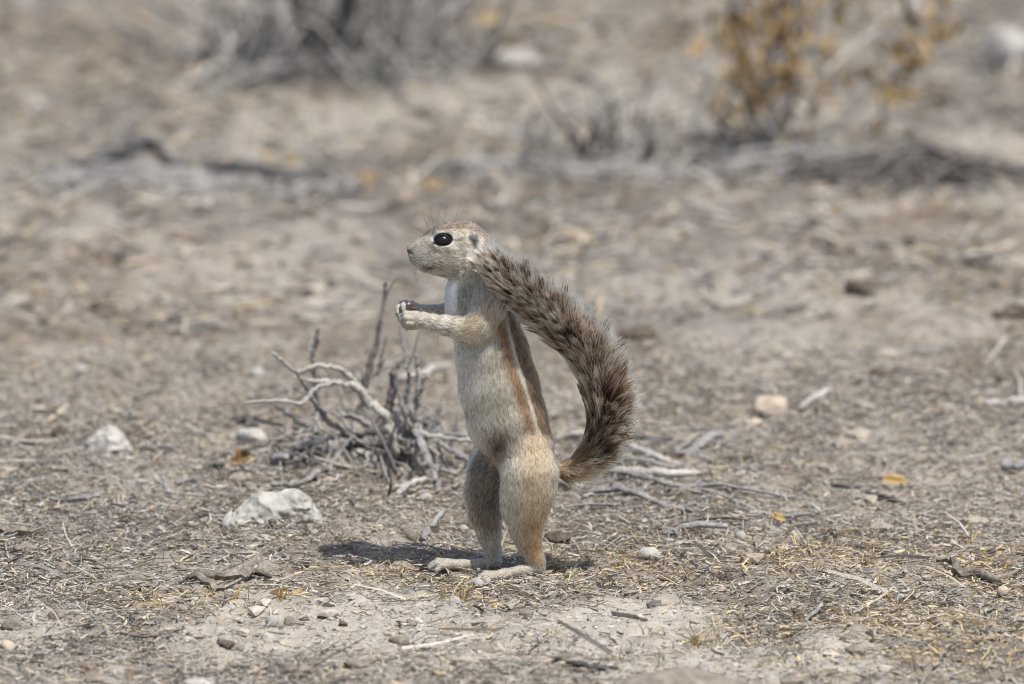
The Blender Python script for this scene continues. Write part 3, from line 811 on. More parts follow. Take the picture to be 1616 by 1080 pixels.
GS('fallen_stick', 'short grey twig beside the broken upright one', 'stick', [(276, 774), (300, 770), (312, 772)], [2.4, 3, 2.4], M_WOOD)
GS('fallen_stick', 'dark twig tip poking out near the brown leaf', 'stick', [(320, 755), (340, 752), (352, 762)], [2.6, 4, 3], M_WOOD_DARK)
GS('fallen_stick', 'black charred branch end lying beyond the pale rocks', 'stick', [(364, 668), (385, 670), (406, 672)], [4, 6.5, 4], M_WOOD_DARK)
GS('fallen_stick', 'small dark stick beside the charred bark chip', 'stick', [(1430 - 160, 975), (1290, 962), (1297, 957)], [2, 3, 2], M_WOOD)
GS('fallen_stick', 'curved root loop lying on the soil before the dead shrub', 'stick', [(628, 795), (640, 778), (660, 771), (678, 766)], [4, 4.6, 4.4, 3], M_WOOD_PALE)
GS('fallen_stick', 'dark stick in the bare soil close to the soil hump', 'stick', [(895, 1052), (930, 1056), (975, 1054)], [3, 4.4, 3], M_WOOD_DARK)
rb = np.random.default_rng(17)
for i in range(26):
    a_ = (rb.uniform(380, 780), rb.uniform(742, 815)); an = rb.uniform(0, 3.14); L = rb.uniform(10, 26)
    GS('wood_chip', 'loose splinter of grey wood in the debris around the dead shrub', 'wood chip', [(a_[0], a_[1]), (a_[0] + L * .5 * math.cos(an), a_[1] + L * .12 * math.sin(an)), (a_[0] + L * math.cos(an), a_[1] + L * .25 * math.sin(an))], [1.6, rb.uniform(2, 4), 1.2], [M_WOOD, M_WOOD_PALE, M_WOOD_TAN][i % 3], 'wood splinters round the shrub', sides=5, sub=3, flat=.6)
rb = np.random.default_rng(23)
for i in range(30):
    a_ = (rb.uniform(870, 1150), rb.uniform(700, 830)); an = rb.uniform(-.35, .45); L = rb.uniform(40, 150)
    GS('twig', 'thin loose grey twig lying among the long sticks', 'twig', [(a_[0], a_[1]), (a_[0] + L * .5 * math.cos(an), a_[1] + L * .2 * math.sin(an)), (a_[0] + L * math.cos(an), a_[1] + L * .3 * math.sin(an))], [1.2, rb.uniform(1.3, 2.2), 1.], [M_WOOD, M_WOOD_MID, M_WOOD][i % 3], 'thin twigs among the long sticks', sides=5, sub=3)

# ------------------------------------------------------------------ far sticks
GS('fallen_branch', 'arched dark grey fallen branch far behind on the ground', 'branch', [(105, 276), (140, 262, 10), (180, 244, 22), (232, 226, 34), (262, 246, 20), (285, 272, 4)], [7, 9, 11, 10, 8, 5], M_WOOD_DARK)
GS('fallen_branch', 'long dark fallen branch beside the arched one', 'branch', [(318, 273), (360, 276), (410, 284), (455, 294), (515, 296)], [9, 10, 10, 11, 8], M_WOOD_DARK)
GS('fallen_branch', 'long grey fallen branch in front of the arched one', 'branch', [(60, 292), (150, 288), (230, 280), (300, 296), (400, 300)], [5, 6, 6, 6, 4], M_WOOD)
GS('branch_stub', 'pale upright branch stub by the arched fallen branch', 'branch', [(203, 232), (208, 205, 28), (216, 178, 56)], [5, 5, 3], M_WOOD_PALE)
GS('branch_stub', 'small pale broken stub on the long dark branch', 'branch', [(318, 296), (312, 280, 14), (308, 268, 26)], [6, 6, 4], M_WOOD_PALE)
GS('fallen_branch', 'dark stick under the large grey block of rock', 'branch', [(1540, 122), (1570, 116), (1640, 110)], [7, 7, 6], M_WOOD_DARK)
GS('fallen_branch', 'long grey stick before the large grey block of rock', 'branch', [(1440, 134), (1490, 130), (1545, 124)], [4, 6, 6], M_WOOD)
GS('fallen_branch', 'long thin grey stick across the ground by the flat pale rock', 'branch', [(640, 96), (700, 92), (760, 98), (900, 120), (960, 140)], [4, 5, 5, 4, 3], M_WOOD)
GS('fallen_branch', 'pale fallen stick on the open ground beyond the paws', 'branch', [(628, 592), (660, 590), (705, 578)], [4, 6, 5], M_WOOD_PALE)
GS('fallen_branch', 'grey fallen stick before the far brushwood heap', 'branch', [(700, 272), (760, 262), (860, 258), (930, 268)], [4, 6, 6, 4], M_WOOD)

# ------------------------------------------------------------------ shrubs in the distance
def far_shrub(name, label, root, branches, mats, seed, leaves=None, twigs=0, twig_h=0.3, spread=.25, leafmat=None, cat='dead shrub'):
    b0 = on(*root)
    e = empty(name, b0, label, cat)
    r = np.random.default_rng(seed)
    paths = []
    for i, (px_, d0, d1, rp_, mi) in enumerate(branches):
        n_ = len(px_); pts = []; rad = []
        rr_ = np.interp(np.linspace(0, 1, n_), np.linspace(0, 1, len(rp_)), rp_)
        for k, (a, b_) in enumerate(px_):
            yy = b0[1] + d0 + (d1 - d0) * k / (n_ - 1)
            p_ = P(a, b_, yy); s_ = pxm(yy)
            p_[2] = max(p_[2], float(H(p_[0], yy)) + rr_[k] * s_ * .4)
            pts.append(p_); rad.append(rr_[k] * s_)
        tube_obj('branch', pts, rad, mats[mi], e, b0, seed=seed * 10 + i, sides=7, sub=5)
        paths.append(catmull(np.array(pts), 8))
    for i in range(twigs):
        if r.uniform() < .5 and paths:
            q = paths[r.integers(len(paths))]; c_ = q[r.integers(len(q))].copy()
        else:
            c_ = b0 + np.array([r.normal(0, spread * .6), r.normal(0, spread * .4), 0.0]); c_[2] = float(H(c_[0], c_[1]))
        an = r.uniform(0, 6.28); el = r.uniform(.2, 1.4); L = r.uniform(.3, 1.) * twig_h
        d_ = np.array([math.cos(an) * math.cos(el), math.sin(an) * math.cos(el), math.sin(el)])
        r_ = r.uniform(.0012, .0032)
        mid = c_ + d_ * L * .5 + r.normal(0, L * .08, 3)
        tube_obj('twig', [c_, mid, c_ + d_ * L + r.normal(0, L * .06, 3)], [r_, r_ * .8, r_ * .4], mats[r.integers(len(mats))], e, b0, seed=seed * 100 + i, sides=5, sub=4, rough=.1)
    return e, b0, paths

B1 = [([(510, 104), (440, 88), (370, 104), (285, 138)], -.05, -.1, [6, 5, 3], 0), ([(500, 96), (420, 62), (350, 82), (290, 112)], .0, .05, [6, 5, 3], 2), ([(490, 100), (430, 110), (380, 128), (330, 152)], -.1, -.2, [5, 4, 3], 0),
      ([(505, 90), (430, 40), (370, 40), (320, 70)], .05, .1, [5, 4, 3], 0), ([(480, 110), (450, 125), (410, 132), (370, 150)], -.1, -.15, [5, 4, 3], 2),
      ([(262, 148), (300, 128), (340, 104), (375, 65), (420, 25), (470, -25), (500, -90)], -.15, .1, [6, 7, 8, 7], 1),
      ([(285, 108), (340, 72), (380, 32), (402, -4), (425, -60)], .1, .15, [6, 7, 6], 0),
      ([(508, 118), (500, 80), (488, 35), (470, -20), (455, -90)], 0, .05, [20, 17, 13, 9], 2),
      ([(512, 122), (528, 80), (545, 25), (560, -40), (590, -110)], -.02, -.05, [14, 12, 9], 2),
      ([(558, 100), (563, 62), (585, 25), (612, -15), (620, -90)], 0, .1, [11, 9, 8], 2),
      ([(600, 62), (612, 36), (596, 8), (580, -30)], .05, .1, [8, 7, 5], 0),
      ([(618, 82), (635, 30), (650, -20), (665, -100)], .0, .1, [13, 12, 9], 2),
      ([(598, 62), (622, 88), (645, 126)], -.05, -.25, [5, 6, 4], 0),
      ([(660, 84), (688, 30), (700, -40), (705, -100)], .05, .1, [11, 11, 8], 0),
      ([(425, 98), (460, 66), (500, 28), (540, -30)], -.05, .0, [9, 11, 9], 0),
      ([(360, 110), (420, 80), (470, 35), (490, -20)], -.03, .05, [7, 11, 9], 2),
      ([(470, 105), (440, 60), (428, 10), (420, -60)], .1, .15, [9, 9, 6], 2),
      ([(540, 105), (600, 95), (680, 90), (720, 98)], -.1, -.1, [4, 4, 3], 0),
      ([(500, 110), (420, 105), (360, 122), (310, 150)], -.05, -.15, [8, 6, 4], 0),
      ([(640, 80), (670, 50), (720, 10), (740, -60)], .1, .2, [6, 6, 4], 0)]
far_shrub('dead_bush', 'tall dead grey bush with thick bare splayed branches', (545, 108), B1, [M_WOOD, M_WOOD_PALE, M_WOOD_DARK], 41, twigs=110, twig_h=.24, spread=.12)
far_shrub('dead_bush', 'low grey twiggy dead bush standing beside the ochre leaved bush', (965, 252), [([(955, 252), (950, 215), (940, 180)], 0, 0, [4, 3], 0), ([(1028, 255), (1024, 225), (1022, 190)], 0, 0, [8, 7, 4], 2), ([(925, 250), (915, 220), (890, 200)], 0, 0, [5, 4], 2), ([(975, 252), (970, 210), (972, 160)], 0, .05, [5, 3], 0), ([(900, 255), (885, 235), (870, 230)], 0, 0, [4, 3], 0)],
          [M_WOOD, M_WOOD_PALE, M_WOOD_DARK], 42, twigs=70, twig_h=.09, spread=.11)
bd = BAD = None
LB = [([(1195, 240), (1192, 180), (1180, 110), (1165, 50), (1150, -30)], 0, .1, [7, 5, 3], 0),
      ([(1200, 240), (1215, 170), (1215, 100), (1230, 30), (1225, -50)], 0, -.05, [6, 5, 3], 0),
      ([(1205, 240), (1240, 150), (1280, 80), (1300, 30), (1330, -40)], 0, .1, [6, 5, 3], 0),
      ([(1200, 240), (1180, 170), (1165, 120), (1150, 60)], -.02, -.1, [5, 4, 2], 0),
      ([(1235, 180), (1290, 125), (1350, 75), (1430, 12), (1480, -30)], .05, .2, [4, 4.4, 4.4, 3.4], 1),
      ([(1210, 240), (1270, 225), (1330, 190), (1380, 145), (1430, 100), (1450, 50), (1490, 18)], -.05, .0, [5, 4, 3], 0),
      ([(1180, 240), (1135, 200), (1118, 140), (1122, 70), (1140, 20)], .05, .1, [5, 4, 3], 1),
      ([(1200, 240), (1235, 190), (1262, 110), (1255, 40), (1270, -40)], .05, .1, [5, 5, 3], 1)]
obush, ob0, opaths = far_shrub('ochre_bush', 'leafy bush with withered ochre leaves and bare pale stems', (1200, 242), LB, [M_WOOD, M_WOOD_PALE, M_WOOD_DARK], 43, twigs=26, twig_h=.12, spread=.1, cat='bush')

def leaf_mesh(name, L, W, mat, curl=.25, fold=.2, thick=.0004, lobes=0.0):
    nu, nv = 11, 5
    u = np.linspace(0, 1, nu); V = []
    for i in range(nu):
        w = W * (math.sin(math.pi * min(1, u[i] ** .8 * .98 + .01)) ** .75) * (1 + lobes * math.sin(u[i] * 11 + 1.2))
        for j in range(nv):
            t = (j / (nv - 1)) * 2 - 1
            V.append((u[i] * L - L / 2, t * w / 2, fold * abs(t) * w / 2 + curl * L * (2 * u[i] - 1) ** 2 * .5))
    V = np.array(V); n = len(V)
    Q = [(i * nv + j, (i + 1) * nv + j, (i + 1) * nv + j + 1, i * nv + j + 1) for i in range(nu - 1) for j in range(nv - 1)]
    Q = np.array(Q); V2 = V - [0, 0, thick]
    edge = []
    for i in range(nu - 1):
        for j in (0, nv - 1):
            a, b_ = i * nv + j, (i + 1) * nv + j
            edge.append((a, b_, b_ + n, a + n) if j else (b_, a, a + n, b_ + n))
    Q = np.concatenate([Q, Q[:, ::-1] + n, np.array(edge)])
    me = make_mesh(name, np.concatenate([V, V2]), Q, smooth=True)
    me.materials.append(mat)
    return me
LM = [leaf_mesh('leaf', .024, .0095, M_LEAF_O, .3, .5), leaf_mesh('leaf', .021, .0095, M_LEAF_D, .2, .6), leaf_mesh('leaf', .026, .009, M_LEAF_B, .4, .4)]
rl = np.random.default_rng(9)
leafy = [0, 1, 2, 3, 5, 1, 0, 5, 2, 7]
for i in range(290):
    q = opaths[leafy[rl.integers(len(leafy))]]
    t = rl.uniform(.22, .98)
    if q is opaths[5]: t = rl.uniform(.38, 1)
    c_ = q[int(t * (len(q) - 1))] + rl.normal(0, .019, 3)
    o = bpy.data.objects.new('leaf', LM[rl.choice(3, p=[.34, .54, .12])]); COL.objects.link(o)
    o.parent = obush; o.location = tuple(c_ - ob0); o.rotation_euler = tuple(rl.uniform(0, 6.28, 3)); k_ = rl.uniform(.65, 1.3); o.scale = (k_, k_, k_)

# brushwood heap: a low mat of fine dead twigs
def heap(label, c_px, hw, hh, n, seed, dark):
    b0 = on(*c_px)
    e = empty('brushwood_heap', b0, label, 'brushwood')
    r = np.random.default_rng(seed); ch = []; off = 0
    s_ = pxm(b0[1]); W = hw * s_; Hh = hh * s_
    vs, qs, ts, us = [], [], [], []
    for i in range(n):
        x0 = r.normal(0, W * .5); y0 = r.normal(0, W * .22)
        L = r.uniform(.06, .22); an = r.normal(0, .7) + (math.pi if r.uniform() < .5 else 0)
        top = Hh * math.exp(-(x0 / W) ** 2 * 1.2) * r.uniform(.15, 1)
        g0 = np.array([b0[0] + x0, b0[1] + y0, 0]); d_ = np.array([math.cos(an), math.sin(an), 0])
        p0 = g0 - d_ * L / 2; p2 = g0 + d_ * L / 2
        p0[2] = float(H(p0[0], p0[1])) + r.uniform(0, top * .5); p2[2] = float(H(p2[0], p2[1])) + r.uniform(0, top * .6); p1 = g0 + [0, 0, float(H(g0[0], g0[1])) + top]
        r_ = r.uniform(.001, .003)
        V, Q, T, U = tube([p0, p1, p2], [r_, r_, r_ * .6], sides=4, sub=4, seed=i, rough=.1)
        vs.append(V - b0); qs.append(Q + off); ts.append(T + off); us.append(U); off += len(V)
    me = make_mesh('twigs', np.concatenate(vs), np.concatenate(qs), np.concatenate(ts), smooth=True, uvs=np.concatenate(us))
    o = link('twigs', me, dark, e); o['kind'] = 'stuff'
    return e
heap('dark mounded heap of fine dead twigs beyond the ochre bush', (1440, 276), 150, 54, 210, 51, M_WOOD_MID)
heap('thin grey heap of dead twigs at the foot of the ochre bush', (1270, 262), 110, 36, 150, 52, M_WOOD)
heap('low grey mat of twigs beneath the small twiggy bush', (900, 268), 150, 16, 100, 53, M_WOOD)
heap('low grey mat of twigs under the tall dead bush', (520, 116), 120, 40, 180, 54, M_WOOD)
heap('flat mat of grey twigs around the arched fallen branch', (210, 285), 150, 18, 90, 55, M_WOOD)
heap('grey fringe of twigs beside the long dark fallen branch', (440, 296), 130, 14, 70, 56, M_WOOD)

# ------------------------------------------------------------------ fallen leaves
def leaf(label, px, py, lpx, wpx, mat, rot, lift=.35, curl=.3, fold=.4, group=None, lobes=0.0):
    g = on(px, py); s_ = pxm(g[1])
    me = leaf_mesh('dry_leaf', lpx * s_, wpx * s_, mat, curl, fold, lobes=lobes)
    o = link('dry_leaf', me, None, loc=g + np.array([0, 0, wpx * s_ * lift + .002]))
    o.rotation_euler = rot
    return tag(o, label, 'leaf', group)
leaf('broad curled brown leaf standing on edge beside the grey log', 380, 749, 38, 26, M_LEAF_B, (1.0, -.5, .5), .55, .2, .8, lobes=.3)
leaf('curled bright yellow leaf near the dark charred twig', 1412, 752, 42, 18, M_LEAF_Y, (.9, .1, .1), .4, .25, 1.2)
leaf('narrow folded yellow leaf at the end of the very long stick', 1228, 816, 26, 12, M_LEAF_Y, (.9, .42, .1), .5, .1, .8)
leaf('crumpled brown leaf among the yellow grass tufts', 1371, 898, 18, 16, M_LEAF_B, (.9, -.2, .4), .4)
leaf('tiny orange brown leaf scrap in the straw', 1421, 888, 10, 10, M_LEAF_B, (.9, -.3, .4), .4)
leaf('pale yellow leaf flat on the sandy soil before the foot of the squirrel', 789, 953, 22, 12, M_LEAF_Y, (.6, 0, -.2), .3)
leaf('small yellow leaf in the straw by the driftwood', 471, 938, 20, 10, M_LEAF_Y, (.7, -.1, .1), .3)
leaf('curled brown leaf strip next to the small yellow leaf', 440, 943, 30, 10, M_LEAF_B, (.8, -.25, .1), .4)
for i, (x, y, l_) in enumerate([(583, 292, 40), (462, 252, 34), (680, 292, 34), (425, 240, 26), (1360, 276, 34), (1480, 280, 40), (1320, 330, 22), (780, 40, 40)]):
    leaf('dry ochre leaf fallen on the ground among far branches', x, y, l_, l_ * .5, M_LEAF_Y if i % 2 else M_LEAF_O, (rl.uniform(.4, 1.2), rl.uniform(-.4, .4), rl.uniform(-1, 1)), .4, group='far fallen ochre leaves')
for i, (x, y, l_) in enumerate([(1150, 800, 14), (905, 880, 12), (540, 748, 24), (500, 755, 12), (1290, 850, 16), (150, 1000, 16), (330, 965, 12), (1515, 990, 22), (1090, 852, 16), (560, 835, 10)]):
    leaf('scrap of dry tan leaf lying in the grey litter', x, y, l_, l_ * .5, M_LEAF_O if i % 2 else M_LEAF_Y, (rl.uniform(.2, .8), rl.uniform(-.3, .3), rl.uniform(-2, 2)), .3, group='dry leaf scraps')

# ------------------------------------------------------------------ grass tufts
def tuft(label, px, py, hpx, wpx, n, seed, col, group=None):
    g = on(px, py); s_ = pxm(g[1]); r = np.random.default_rng(seed)
    hh = hpx * s_; ww = wpx * s_ / 2
    V = []; Q = []; C = []
    for i in range(max(6, int(n * .55))):
        an = r.uniform(0, 6.28); lean = r.uniform(.1, 1.7); L = hh * r.uniform(.45, 1.25)
        c0 = np.array([r.normal(0, ww * .35), r.normal(0, ww * .35), -.001])
        out = np.array([math.cos(an), math.sin(an), 0]); sd = np.array([-math.sin(an + .8), math.cos(an + .8), 0])
        w = r.uniform(.0004, .0009)
        cc = np.array(col) * r.uniform(.7, 1.25)
        k0 = len(V)
        for j, t in enumerate((0, .35, .7, 1)):
            p = c0 + out * ((ww * .6 + L * .3) * lean * t ** 1.6) + np.array([0, 0, L * (t - .27 * lean * t * t)])
            wd = w * (1 - .85 * t)
            V += [p - sd * wd, p + sd * wd, p + out * wd * .8]; C += [cc * (.8 + .3 * t)] * 3
        for j in range(3):
            a = k0 + j * 3
            for k in range(3):
                Q.append((a + k, a + (k + 1) % 3, a + 3 + (k + 1) % 3, a + 3 + k))
    me = make_mesh('grass_tuft', np.array(V), np.array(Q), vcol=np.array(C))
    return tag(link('grass_tuft', me, M_GRASS, loc=g), label, 'grass tuft', group)
YEL = (.46, .345, .17); GRY = (.27, .24, .205); BRN = (.28, .19, .10)
tuft('brown burnt looking grass tuft beside the small white angular stone', 1075, 898, 28, 46, 70, 1, BRN)
tuft('low dark grey grass tuft at the edge of the sand patch', 962, 918, 24, 62, 110, 2, GRY)
tuft('faded grey grass tuft next to the brown burnt looking tuft', 1140, 908, 22, 60, 80, 3, GRY)
tuft('yellow grass tuft growing by the grey tilted pebble', 727, 938, 44, 36, 34, 4, YEL)
tuft('shorter yellow grass tuft next to the one by the tilted pebble', 697, 942, 24, 26, 26, 5, YEL)
tuft('tall thin yellow grass tuft among the long sticks', 1128, 775, 60, 34, 16, 6, YEL)
tuft('yellow grass tuft sprawling on the sand patch', 1110, 1003, 46, 80, 60, 7, YEL)
tuft('ochre grass tuft on bare soil by the straw coloured stalk', 150, 1045, 30, 40, 34, 8, (.38, .25, .10))
tuft('withered ochre tuft standing on the far open ground', 812, 62, 60, 44, 40, 9, (.34, .22, .08))
spots = [(615, 897, 26, 26), (1290, 905, 34, 34), (1240, 900, 30, 36), (1365, 900, 44, 44), (1330, 905, 26, 30), (1180, 895, 24, 30), (1400, 945, 40, 26), (1325, 965, 30, 30), (1260, 965, 26, 26), (1530, 855, 40, 30),
         (1590, 890, 44, 24), (240, 942, 34, 26), (330, 935, 40, 26), (370, 945, 34, 30), (395, 955, 36, 24), (15, 945, 22, 34), (1400, 1005, 36, 44), (1480, 1020, 36, 50), (1540, 1000, 40, 44), (1590, 1045, 40, 50),
         (1440, 1050, 36, 60), (1320, 1055, 30, 50), (1180, 970, 34, 60), (1050, 1055, 28, 60), (925, 870, 26, 30), (880, 892, 28, 26), (985, 885, 26, 24), (445, 945, 36, 18), (1205, 1000, 20, 40), (640, 905, 24, 20),
         (1120, 880, 22, 30), (1030, 1000, 20, 60), (560, 1040, 22, 40), (200, 1060, 30, 40), (1385, 925, 30, 24), (870, 985, 16, 40), (960, 1030, 26, 70), (1060, 1030, 30, 60)]
for i, (x, y, h_, w_) in enumerate(spots):
    tuft('small tuft of dry yellow grass growing through the litter', x, y, h_, w_, 14 + (i * 7) % 16, 60 + i, YEL if i % 4 else (.38, .30, .19), 'small yellow grass tufts')
gspots = [(120, 520, 20, 60), (230, 500, 22, 60), (60, 460, 22, 70), (330, 480, 24, 70), (300, 450, 26, 70), (150, 420, 24, 80), (60, 340, 30, 80), (200, 330, 30, 90), (120, 330, 26, 60), (430, 350, 26, 80), (620, 330, 26, 80), (740, 340, 22, 70), (90, 150, 40, 90), (180, 180, 36, 90), (270, 300, 28, 80), (1280, 320, 24, 60), (1150, 300, 30, 60), (1000, 310, 24, 70), (1490, 330, 26, 70), (500, 400, 22, 70), (1050, 430, 20, 60), (30, 560, 18, 50), (90, 640, 18, 40), (130, 690, 18, 40)]
for i, (x, y, h_, w_) in enumerate(gspots):
    tuft('low tuft of faded tan grass on the far open ground', x, y, h_, w_, 40, 130 + i, [(.34, .26, .16), (.30, .25, .19), (.36, .26, .13)][i % 3], 'faded far grass tufts')
# ------------------------------------------------------------------ the squirrel
S0 = pxm(0.0)
PR = []            # a, b, ra, rb, yscale, k, region, flow
def cap(chain, ys=1.0, k=8, region='torso', flow=1):
    """chain of (px, py, y_mm, r_px)"""
    for i in range(len(chain) - 1):
        a, b_ = chain[i], chain[i + 1]
        PR.append((P(a[0], a[1], a[2] / 1000), P(b_[0], b_[1], b_[2] / 1000), a[3] * S0, b_[3] * S0, ys, k * S0, region, flow))
# torso, neck
cap([(748, 412, 0, 36), (751, 440, 0, 40), (755, 470, 0, 46), (766, 515, 0, 49), (777, 560, 0, 55), (787, 610, 0, 60), (800, 662, 0, 60), (823, 704, 0, 49.5)], .86, 10, 'torso')
cap([(735, 465, 0, 26), (730, 490, 0, 24)], .9, 14, 'torso')
# head
cap([(660, 398, 0, 13), (680, 396, 0, 27), (703, 391, 0, 36), (730, 391, 0, 38.5), (748, 400, 0, 36)], .74, 8, 'head', 1)
cap([(649, 394, 0, 7.5), (660, 391, 0, 13)], .95, 4, 'head')
cap([(661, 408, -2.5, 12), (674, 409, -5, 15), (695, 409, -6, 19), (720, 410, -7, 22)], .8, 10, 'head')
cap([(661, 408, 2.5, 12), (674, 409, 5, 15), (695, 409, 6, 19), (720, 410, 7, 22)], .8, 10, 'head')
cap([(671, 421, 0, 8.5), (690, 419, 0, 14), (712, 420, 0, 20)], .85, 6, 'head')
for sgn in (-1, 1):
    cap([(690, 368, sgn * 9.5, 5), (708, 366, sgn * 10.5, 5)], 1, 8, 'head')          # brow
    cap([(690, 387, sgn * 11.5, 6), (710, 390, sgn * 13, 7)], 1, 8, 'head')          # cheekbone
    cap([(744, 367, sgn * 15.0, 2.4), (751, 372, sgn * 16.2, 2.8), (752, 381, sgn * 16, 2.4)], 1, 2, 'ear')
# near hind leg
cap([(830, 718, -13, 38), (837, 748, -17, 39.5), (834, 776, -18, 36.5), (828, 802, -17, 31.5), (830, 838, -14, 20), (836, 862, -11, 13), (845, 883, -9, 9.8), (848, 896, -8, 9.5)], .80, 15, 'leg')
cap([(821, 752, -23, 22), (818, 782, -23, 17), (820, 800, -20, 13)], .8, 18, 'leg')
cap([(842, 790, -19, 22), (840, 822, -17, 14)], .8, 10, 'leg')
cap([(848, 896, -8, 9.5), (822, 901, -13, 8.2), (795, 907, -20, 8.2), (778, 910, -25, 8)], 1, 5, 'foot')
for (x, y, d, x2, y2, d2) in [(779, 906, -20, 756, 911, -23), (778, 909, -26, 752, 916, -31), (781, 913, -31, 763, 919, -39)]:
    cap([(x, y, d, 5.0), ((x + x2) / 2 - 1, (y + y2) / 2 - 3, (d + d2) / 2, 4.8), (x2, y2, d2, 3.6)], 1, 1.2, 'foot')
# far hind leg
cap([(800, 712, 13, 40), (775, 745, 18, 34), (764, 777, 20, 29.5), (766, 808, 20, 25), (772, 842, 20, 16.5), (777, 865, 20, 10.5), (780, 884, 20, 9.5)], .85, 10, 'leg')
cap([(780, 887, 20, 9.5), (757, 892, 18, 8.4), (730, 892, 15, 8), (706, 890, 13, 8)], 1, 5, 'foot')
for (x, y, d, x2, y2, d2) in [(706, 887, 17, 679, 892, 17), (705, 890, 11, 676, 897, 9), (708, 893, 6, 688, 901, 1)]:
    cap([(x, y, d, 5.0), ((x + x2) / 2 - 1, (y + y2) / 2 - 4, (d + d2) / 2, 4.8), (x2, y2, d2, 3.6)], 1, 1.2, 'foot')
# near arm and hand
cap([(772, 462, -17, 26), (770, 485, -22, 25), (757, 512, -25, 22), (746, 519, -25, 19.5)], .75, 9, 'arm')
cap([(750, 519, -25, 19.5), (728, 518, -23, 17), (705, 514, -20, 14), (684, 510, -16, 12), (668, 506, -14, 11)], .85, 6, 'arm')
cap([(668, 506, -13, 11.5), (655, 505, -11, 13), (648, 504, -10, 12)], .62, 5, 'hand')
for pts in ([(652, 496, -12, 4.6), (640, 495, -12, 4.8), (632, 500, -9, 4.2), (631, 506, -5, 3.4)],
            [(650, 503, -14, 4.8), (640, 502, -15, 5.0), (634, 507, -12, 4.4), (635, 511, -8, 3.4)],
            [(652, 511, -14, 4.8), (643, 510, -15, 4.8), (638, 514, -12, 4.2), (640, 517, -8, 3.2)],
            [(656, 516, -10, 4.4), (648, 517, -10, 4.2), (644, 518, -6, 3.2)]):
    cap(pts, 1, 1.4, 'hand')
# far arm and hand
cap([(740, 470, 17, 24), (732, 487, 21, 20), (722, 493, 22, 14), (705, 492, 20, 10.5), (685, 492, 17, 8.5), (664, 491, 14, 8.5)], .85, 8, 'arm')
cap([(662, 491, 13, 9), (650, 489, 11, 11.5), (643, 488, 10, 11)], .7, 5, 'hand')
for pts in ([(648, 481, 10, 4.6), (640, 478, 8, 4.8), (636, 483, 5, 4.6), (637, 490, 3, 3.6)],
            [(644, 483, 12, 5.0), (634, 480, 12, 5.0), (628, 486, 9, 4.4), (628, 494, 6, 3.4)],
            [(644, 490, 13, 4.8), (634, 489, 14, 4.8), (628, 496, 11, 4.2), (630, 502, 8, 3.2)],
            [(654, 483, 9, 4.2), (650, 478, 6, 3.8), (645, 480, 3, 3.0)]):
    cap(pts, 1, 1.4, 'hand')
# tail core, out of the rump, up and over the back
TAIL = [(872, 738, 0, 13), (886, 741, -1, 11), (903, 733, -2, 9.5), (922, 716, -4, 9), (937, 692, -6, 9), (945, 660, -8, 9), (944, 625, -10, 9), (932, 585, -12, 9), (908, 548, -15, 8.5), (878, 516, -19, 8), (846, 487, -24, 7.5), (819, 463, -29, 7), (799, 444, -31, 5.5), (785, 430, -31, 4)]
cap(TAIL, 1, 3, 'tail')
# belly marks
cap([(768, 706, -4, 6), (772, 718, -4, 5)], 1, 4, 'groin')

def prim_d(p, pr):
    a, b_, ra, rb_, ys, k, reg, fl = pr
    ab = b_ - a
    t = np.clip(((p - a) @ ab) / (ab @ ab), 0, 1)
    o = p - a - t[..., None] * ab
    o = o * np.array([1, 1 / ys, 1])
    return (np.sqrt((o * o).sum(-1)) - (ra + (rb_ - ra) * t)) * min(1, ys + .1)

EYE_UV = (699, 378.5)
VOX = 0.00085
lo = np.array([P(612, 905, 0)[0], -0.062, -0.004]); hi = np.array([P(975, 905, 0)[0], 0.052, P(700, 338, 0)[2]])
nn = np.ceil((hi - lo) / VOX).astype(int)
FLD = np.full(nn, 0.05, np.float32)
axs = [lo[i] + np.arange(nn[i]) * VOX for i in range(3)]
def apply(pr, sub=False):
    a, b_, ra, rb_, ys, k = pr[:6]
    m = max(ra, rb_) * 1.05 + k * 1.6 + 0.004
    i0 = np.clip(np.floor((np.minimum(a, b_) - m - lo) / VOX).astype(int), 0, nn - 1)
    i1 = np.clip(np.ceil((np.maximum(a, b_) + m - lo) / VOX).astype(int) + 1, 1, nn)
    sl = tuple(slice(i0[i], i1[i]) for i in range(3))
    X = np.stack(np.meshgrid(*[axs[i][sl[i]] for i in range(3)], indexing='ij'), -1)
    d = prim_d(X, pr).astype(np.float32)
    f = FLD[sl]
    if sub:
        d = -d
        h = np.clip(0.5 - 0.5 * (f - d) / k, 0, 1)
        FLD[sl] = f * (1 - h) + d * h + k * h * (1 - h)
    else:
        h = np.clip(0.5 + 0.5 * (d - f) / k, 0, 1)
        FLD[sl] = d * (1 - h) + f * h - k * h * (1 - h)
for pr in PR:
    apply(pr)
def spr(chain, k):
    n0 = len(PR); cap(chain, 1, k, 'x'); r = PR[n0:]; del PR[n0:]; return r
for sgn in (-1, 1):
    for q in spr([(664, 421, sgn * 1, 3.4), (672, 424, sgn * 6, 3.4), (686, 421, sgn * 10.5, 2.6)], 1.2):   # mouth slit
        apply(q, True)
    for q in spr([(646, 398, sgn * 2.8, 2.2), (650, 401, sgn * 5.0, 2.0)], 1.2):      # nostril
        apply(q, True)
    for q in spr([(747, 377, sgn * 17.5, 2.4), (749, 379, sgn * 20, 2.4)], 2):        # ear hole
        apply(q, True)
